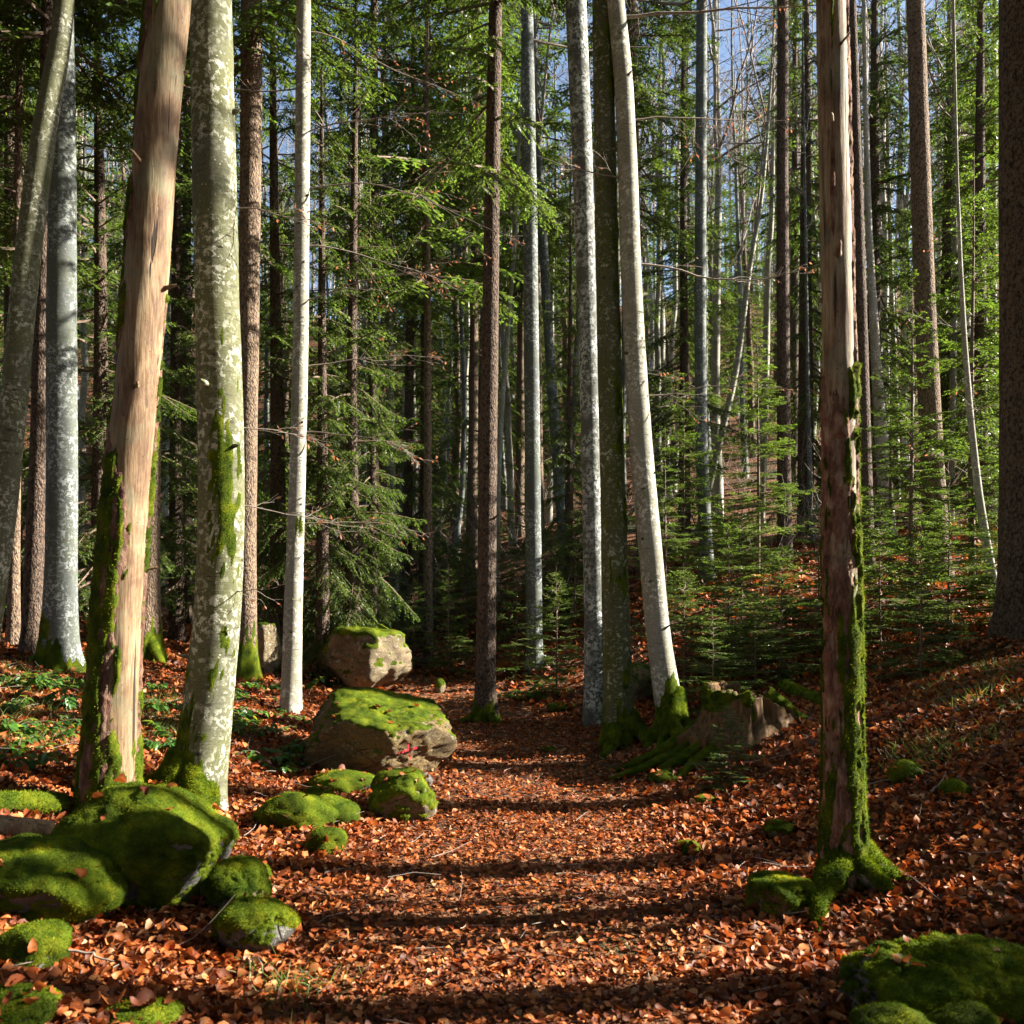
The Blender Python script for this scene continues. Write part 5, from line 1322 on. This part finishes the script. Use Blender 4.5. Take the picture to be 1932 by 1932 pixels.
# ------------------------------------------------------------------ leaf litter
def leaf_mesh(x, y, z, size, seed, tilt, lift, hi=False):
    """curled beech leaves with a folded midrib"""
    rg = R(seed); n = len(x)
    if hi: tr, wr = [0.13, 0.36, 0.64, 0.86], [0.62, 1.0, 0.86, 0.45]
    else: tr, wr = [0.28, 0.66], [1.0, 0.82]
    t = np.array([0] + [q for q in tr for _ in range(3)] + [1.0]); w = np.array([0] + [q * k_ for q in wr for k_ in (-1, 0, 1)] + [0])
    m = len(t)
    onp = sstep(0.5, 1.2, np.abs(x - path_x(y)))
    L = size * (0.74 + 0.26 * onp) * np.clip(rg.lognormal(0, 0.30, n), 0.45, 1.45); W = L * rg.uniform(0.20, 0.38, n)
    cu = rg.normal(0.0, 0.42, n); fo = rg.uniform(-0.3, 0.9, n); tw = rg.normal(0, 0.5, n)
    lx = (t[None] - 0.5) * L[:, None]
    ly = w[None] * W[:, None]
    lz = cu[:, None] * L[:, None] * 4 * (t[None] - 0.5) ** 2 * 0.5 + fo[:, None] * np.abs(ly) + tw[:, None] * ly * (t[None] - 0.5) * 2 + rg.normal(0, 0.035, (n, m)) * L[:, None]
    az = rg.uniform(0, 6.283, n); on = 0.55 + 0.6 * sstep(0.4, 1.3, np.abs(x - path_x(y)))
    ta = np.abs(rg.normal(0, tilt, n)) * on; tb = rg.normal(0, tilt, n) * on
    p = np.stack([lx, ly, lz], -1)
    ca, sa = np.cos(ta)[:, None], np.sin(ta)[:, None]
    p = np.stack([p[..., 0] * ca + p[..., 2] * sa, p[..., 1], -p[..., 0] * sa + p[..., 2] * ca], -1)
    ca, sa = np.cos(tb)[:, None], np.sin(tb)[:, None]
    p = np.stack([p[..., 0], p[..., 1] * ca - p[..., 2] * sa, p[..., 1] * sa + p[..., 2] * ca], -1)
    ca, sa = np.cos(az)[:, None], np.sin(az)[:, None]
    p = np.stack([p[..., 0] * ca - p[..., 1] * sa, p[..., 0] * sa + p[..., 1] * ca, p[..., 2]], -1)
    zz_ = z + rg.uniform(0.002, lift, n) + 0.25 * np.sin(ta) * L
    p = p + np.stack([x, y, zz_], -1)[:, None]
    tri = [[0, 2, 1], [0, 3, 2]]
    for r_ in range(len(tr) - 1):
        a_ = 1 + 3 * r_
        tri += [[a_, a_ + 1, a_ + 4], [a_, a_ + 4, a_ + 3], [a_ + 1, a_ + 2, a_ + 5], [a_ + 1, a_ + 5, a_ + 4]]
    a_ = 1 + 3 * (len(tr) - 1)
    tri += [[a_, a_ + 1, m - 1], [a_ + 1, a_ + 2, m - 1]]
    F = (np.array(tri)[None] + (np.arange(n) * m)[:, None, None]).reshape(-1, 3)
    pal = np.array([(0.30, 0.10, 0.03), (0.38, 0.145, 0.045), (0.21, 0.064, 0.024), (0.42, 0.20, 0.08), (0.11, 0.038, 0.02), (0.34, 0.09, 0.024), (0.46, 0.29, 0.17)])
    ci = rg.choice(7, n, p=[0.20, 0.16, 0.23, 0.09, 0.21, 0.07, 0.04])
    col = pal[ci] * np.array([1.12, 1.0, 0.92]) * rg.uniform(0.5, 1.3, n)[:, None]
    return p.reshape(-1, 3), F, np.repeat(col, m, 0)
rng = R(900)
b = MB()
for y0, y1, dens, size, tl, lf, sd in ((1.9, 3.9, 1650, 0.050, 0.40, 0.030, 1), (3.9, 6.8, 1350, 0.051, 0.40, 0.030, 4), (6.8, 11.5, 620, 0.058, 0.45, 0.03, 2), (11.5, 20, 100, 0.11, 0.4, 0.03, 3)):
    A = 0.66 * (y1 ** 2 - y0 ** 2) + 3.0 * (y1 - y0)
    n = int(A * dens)
    yy = np.sqrt(y0 ** 2 + (y1 ** 2 - y0 ** 2) * rng.random(n)); xx = rng.uniform(-1, 1, n) * (0.66 * yy + 1.4)
    b.add(*(lambda q: (q[0], q[1], 0, q[2]))(leaf_mesh(xx, yy, gz(xx, yy), size, sd, tl, lf, sd == 1)))
# leaves that came to rest on the stones, thickest along their feet
for q, (t, V, F) in enumerate(ROCKS):
    loc = np.array(t.location); lo, hi = V.min(0) + loc, V.max(0) + loc
    n = int(np.clip((hi[0] - lo[0]) * (hi[1] - lo[1]) * 900, 20, 420))
    bvr = BVHTree.FromPolygons([Vector(v_) + t.location for v_ in V], [tuple(f_) for f_ in F])
    pts = []
    for x_, y_ in zip(rng.uniform(lo[0] - 0.03, hi[0] + 0.03, n), rng.uniform(lo[1] - 0.03, hi[1] + 0.03, n)):
        h_, nr, _, _ = bvr.ray_cast(Vector((x_, y_, 6)), Vector((0, 0, -1)))
        if h_ is None or nr.z < 0.45: continue
        gap = h_.z - g1(x_, y_)
        if gap < -0.02: continue
        if rng.random() < (0.85 if gap < 0.05 else 0.35 if gap < 0.10 else 0.05): pts.append((x_, y_, h_.z + 0.012))
    if pts:
        pts = np.array(pts)
        b.add(*(lambda q_: (q_[0], q_[1], 0, q_[2]))(leaf_mesh(pts[:, 0], pts[:, 1], pts[:, 2], 0.06, 950 + q, 0.3, 0.02, True)))
tag(obj("leaf_litter", b.mesh("leaf_litter", [M['litter']], smooth=True)), "fallen russet beech leaves covering path and banks", "leaves", None, "stuff")

rng = R(960); n = 900
yy = np.sqrt(2.2 ** 2 + (12 ** 2 - 2.2 ** 2) * rng.random(n)); xx = rng.uniform(-1, 1, n) * (0.62 * yy + 1)
az = rng.uniform(0, 6.283, n)
P = grow(np.stack([xx, yy, gz(xx, yy) + rng.uniform(0.015, 0.045, n)], 1), np.stack([np.cos(az), np.sin(az), rng.uniform(-0.05, 0.15, n)], 1), rng.uniform(0.06, 0.34, n) , 5, 0.14, 0, rng)
b = MB(); V, F = tubes(P, rng.uniform(0.0012, 0.0035, n)[:, None] * np.linspace(1, 0.5, 5)[None], 4); b.add(V, F)
tag(obj("twig_litter", b.mesh("twig_litter", [M['grey_twig']])), "small dry twigs strewn among the fallen leaves", "twigs", None, "stuff")

# ------------------------------------------------------------------ low plants
def bramble(seed):
    rg = R(seed); b = MB(); ns = rg.integers(4, 7)
    az = rg.uniform(0, 6.28, ns)
    P = grow(np.zeros((ns, 3)), np.stack([np.cos(az) * 0.7, np.sin(az) * 0.7, np.ones(ns)], 1), rg.uniform(0.16, 0.34, ns), 7, 0.08, -1.3, rg)
    V, F = tubes(P, np.full((ns, 7), 0.0022), 4); b.add(V, F, 0)
    m = 4
    S, D = along(np.repeat(P, m, 0), np.tile(np.linspace(0.35, 1, m), ns)[:, None]); S = S[:, 0]; D = D[:, 0]
    for ang in (-1.0, 0, 1.0):
        a = np.arctan2(D[:, 1], D[:, 0]) + ang + rg.normal(0, 0.3, len(S))
        d = np.stack([np.cos(a), np.sin(a), rg.normal(-0.15, 0.25, len(S))], 1); d = unit(d)
        L = rg.uniform(0.03, 0.085, len(S)); W = L * rg.uniform(0.28, 0.42, len(S))
        s = unit(np.cross(d, np.array([0, 0, 1.0]) + rg.normal(0, 0.25, (len(S), 3)))); u = np.cross(s, d)
        tt = np.array([0, 0.3, 0.3, 0.3, 0.7, 0.7, 0.7, 1.0]); ww = np.array([0, -1, 0, 1, -0.75, 0, 0.75, 0])
        p = S[:, None] + d[:, None] * (tt[None] * L[:, None])[..., None] + s[:, None] * (ww[None] * W[:, None])[..., None] + u[:, None] * ((np.abs(ww)[None] * W[:, None] * 0.35) - (tt[None] ** 2) * L[:, None] * 0.25)[..., None]
        tri = np.array([[0, 2, 1], [0, 3, 2], [1, 2, 5], [1, 5, 4], [2, 3, 6], [2, 6, 5], [4, 5, 7], [5, 6, 7]])
        F = (tri[None] + (np.arange(len(S)) * 8)[:, None, None]).reshape(-1, 3)
        hue = np.array([[1.0, 1.0, 1.0], [1.5, 1.0, 0.7], [0.8, 0.9, 1.1], [1.9, 0.85, 0.6], [1.1, 1.1, 0.9]])[rg.choice(5, len(S), p=[0.4, 0.2, 0.2, 0.08, 0.12])]
        b.add(p.reshape(-1, 3), F, 1, np.repeat(hue * rg.uniform(0.6, 1.3, len(S))[:, None], 8, 0))
    return b.mesh("low_plant", [M['twig'], M['green_leaf']], smooth=False)
BR = [bramble(700 + i) for i in range(5)]
rng = R(710)
spots = []
for (u0, u1, v0, v1, n) in ((0, 165, 1285, 1475, 26), (5, 160, 1250, 1300, 8), (255, 335, 1280, 1420, 11), (425, 575, 1285, 1370, 16), (440, 560, 1370, 1440, 6), (600, 640, 1275, 1300, 4), (520, 580, 1440, 1480, 2), (940, 1090, 1300, 1330, 8)):
    for _ in range(n): spots.append((rng.uniform(u0, u1), rng.uniform(v0, v1)))
for q, (u, v) in enumerate(spots):
    x, y, z = hit(u, v)
    tag(obj("low_plant", BR[q % 5], None, (x, y, z), rng.uniform(0, 6.28), rng.uniform(0.45, 1.25)), "low green leafy plant growing through the fallen leaves", "plant", "low plants on the forest floor")

def blade_field(spots, n_per, hgt, spread, seed):
    rg = R(seed); Vs, Fs, Ts, o = [], [], [], 0
    for (u, v) in spots:
        x, y, z = hit(u, v)
        xx = x + rg.normal(0, spread, n_per); yy = y + rg.normal(0, spread, n_per)
        P = grow(np.stack([xx, yy, gz(xx, yy)], 1), np.stack([rg.normal(0, 0.4, n_per), rg.normal(0, 0.4, n_per), np.ones(n_per)], 1), hgt * rg.uniform(0.5, 1.3, n_per), 4, 0.08, -0.9, rg)
        D = unit(P[:, -1] - P[:, 0]); A = unit(np.cross(D, rg.normal(0, 1, (n_per, 3))))
        w = np.array([0.0022, 0.002, 0.0014, 0.0003])
        L = P - A[:, None] * w[None, :, None]; Rr = P + A[:, None] * w[None, :, None]
        V = np.stack([L, Rr], 2).reshape(n_per, 8, 3)
        f = np.array([[0, 1, 3, 2], [2, 3, 5, 4], [4, 5, 7, 6]])
        Vs.append(V.reshape(-1, 3)); Fs.append((f[None] + (np.arange(n_per) * 8)[:, None, None]).reshape(-1, 4) + o); o += n_per * 8
        Ts.append(np.repeat(rg.uniform(0.6, 1.4, n_per), 8))
    return np.concatenate(Vs), np.concatenate(Fs), np.concatenate(Ts)
rng = R(720)
gs = [(rng.uniform(1640, 1930), rng.uniform(1235, 1330)) for _ in range(18)] + [(rng.uniform(1820, 1930), rng.uniform(1330, 1400)) for _ in range(5)] + [(rng.uniform(1690, 1800), rng.uniform(1400, 1450)) for _ in range(8)] \
   + [(rng.uniform(0, 170), rng.uniform(1250, 1420)) for _ in range(30)] + [(rng.uniform(260, 340), rng.uniform(1300, 1400)) for _ in range(16)] + [(540, 1860), (560, 1880), (575, 1895)]
b = MB(); V, F, T = blade_field(gs, 45, 0.11, 0.12, 5); b.add(V, F, 0, T)
tag(obj("grass", b.mesh("grass", [M['grass']])), "sparse grass blades on the banks", "grass", None, "stuff")

# bare undergrowth on the slope behind, too tangled to count
rng = R(730); b = MB()
n = 200
yy = rng.uniform(17, 48, n); xx = rng.uniform(-0.64, 0.64, n) * yy
ns = 7
S = np.stack([np.repeat(xx, ns), np.repeat(yy, ns), np.repeat(gz(xx, yy), ns)], 1) + rng.normal(0, 0.15, (n * ns, 3)) * np.array([1, 1, 0])
D = rng.normal(0, 0.55, (n * ns, 3)); D[:, 2] = 1.0
P = grow(S, D, rng.uniform(0.8, 3.0, n * ns), 6, 0.16, -0.1, rng)
V, F = tubes(P, np.full(P.shape[:2], 0.008) * np.linspace(1, 0.4, 6), 3); b.add(V, F)
ids = np.repeat(np.arange(len(P)), 3); t_ = rng.uniform(0.25, 1, len(ids))
S, D = along(P[ids], t_[:, None]); S = S[:, 0]; D = D[:, 0] + rng.normal(0, 0.7, (len(ids), 3))
P2 = grow(S, D, rng.uniform(0.3, 0.9, len(ids)), 4, 0.2, 0.1, rng)
V, F = tubes(P2, np.full(P2.shape[:2], 0.0045) * np.linspace(1, 0.5, 4), 3); b.add(V, F)
tag(obj("undergrowth", b.mesh("undergrowth", [M['grey_twig']])), "tangle of bare twigs under the trees on the slope", "undergrowth", None, "stuff")

# the wood on the crest far behind, one mass of trunks, twigs and needles
rng = R(740); b = MB(); n = 330
yy = rng.uniform(78, 125, n); xx = rng.uniform(-0.72, 0.72, n) * yy; hh = rng.uniform(11, 20, n)
base = np.stack([xx, yy, gz(xx, yy) - 0.3], 1)
P = grow(base, np.tile([0.0, 0, 1], (n, 1)) + rng.normal(0, 0.03, (n, 3)), hh, 6, 0.02, 0, rng)
V, F = tubes(P, np.linspace(0.16, 0.03, 6)[None] * rng.uniform(0.7, 1.3, n)[:, None], 5); b.add(V, F, 0)
m = 11
ids = np.repeat(np.arange(n), m); t_ = rng.uniform(0.25, 1, n * m)
S, D = along(P[ids], t_[:, None]); S = S[:, 0]
az = rng.uniform(0, 6.283, n * m); el = rng.uniform(0.1, 0.9, n * m)
D = np.stack([np.cos(az) * np.cos(el), np.sin(az) * np.cos(el), np.sin(el)], 1)
P2 = grow(S, D, rng.uniform(0.8, 3.0, n * m), 4, 0.12, 0.3, rng)
V, F = tubes(P2, np.full(P2.shape[:2], 0.022) * np.linspace(1, 0.5, 4), 3); b.add(V, F, 0)
con_ = rng.choice(n, 130, replace=False)
k_ = 140
ids = np.repeat(con_, k_); t_ = 0.12 + 0.88 * rng.random(len(ids))
S, D = along(P[ids], t_[:, None]); S = S[:, 0]
az = rng.uniform(0, 6.283, len(ids)); rr_ = 2.3 * (1.02 - t_) ** 0.8 * rng.random(len(ids)) ** 0.5
S = S + np.stack([np.cos(az) * rr_, np.sin(az) * rr_, -0.25 * rr_], 1)
D = np.stack([np.cos(az), np.sin(az), rng.uniform(-0.7, 0.1, len(ids))], 1)
V, F = rhombs(S, D, rng.uniform(0.5, 1.0, len(ids)), rng.uniform(0.08, 0.17, len(ids)), rng, 0.7); b.add(V, F, 1, np.repeat(rng.uniform(0.6, 1.3, len(ids)), 4))
tag(obj("distant_wood", b.mesh("distant_wood", [M['grey_twig'], M['needle']], smooth=False)), "distant mixed wood closing the view along the hill crest", "wood", None, "stuff")
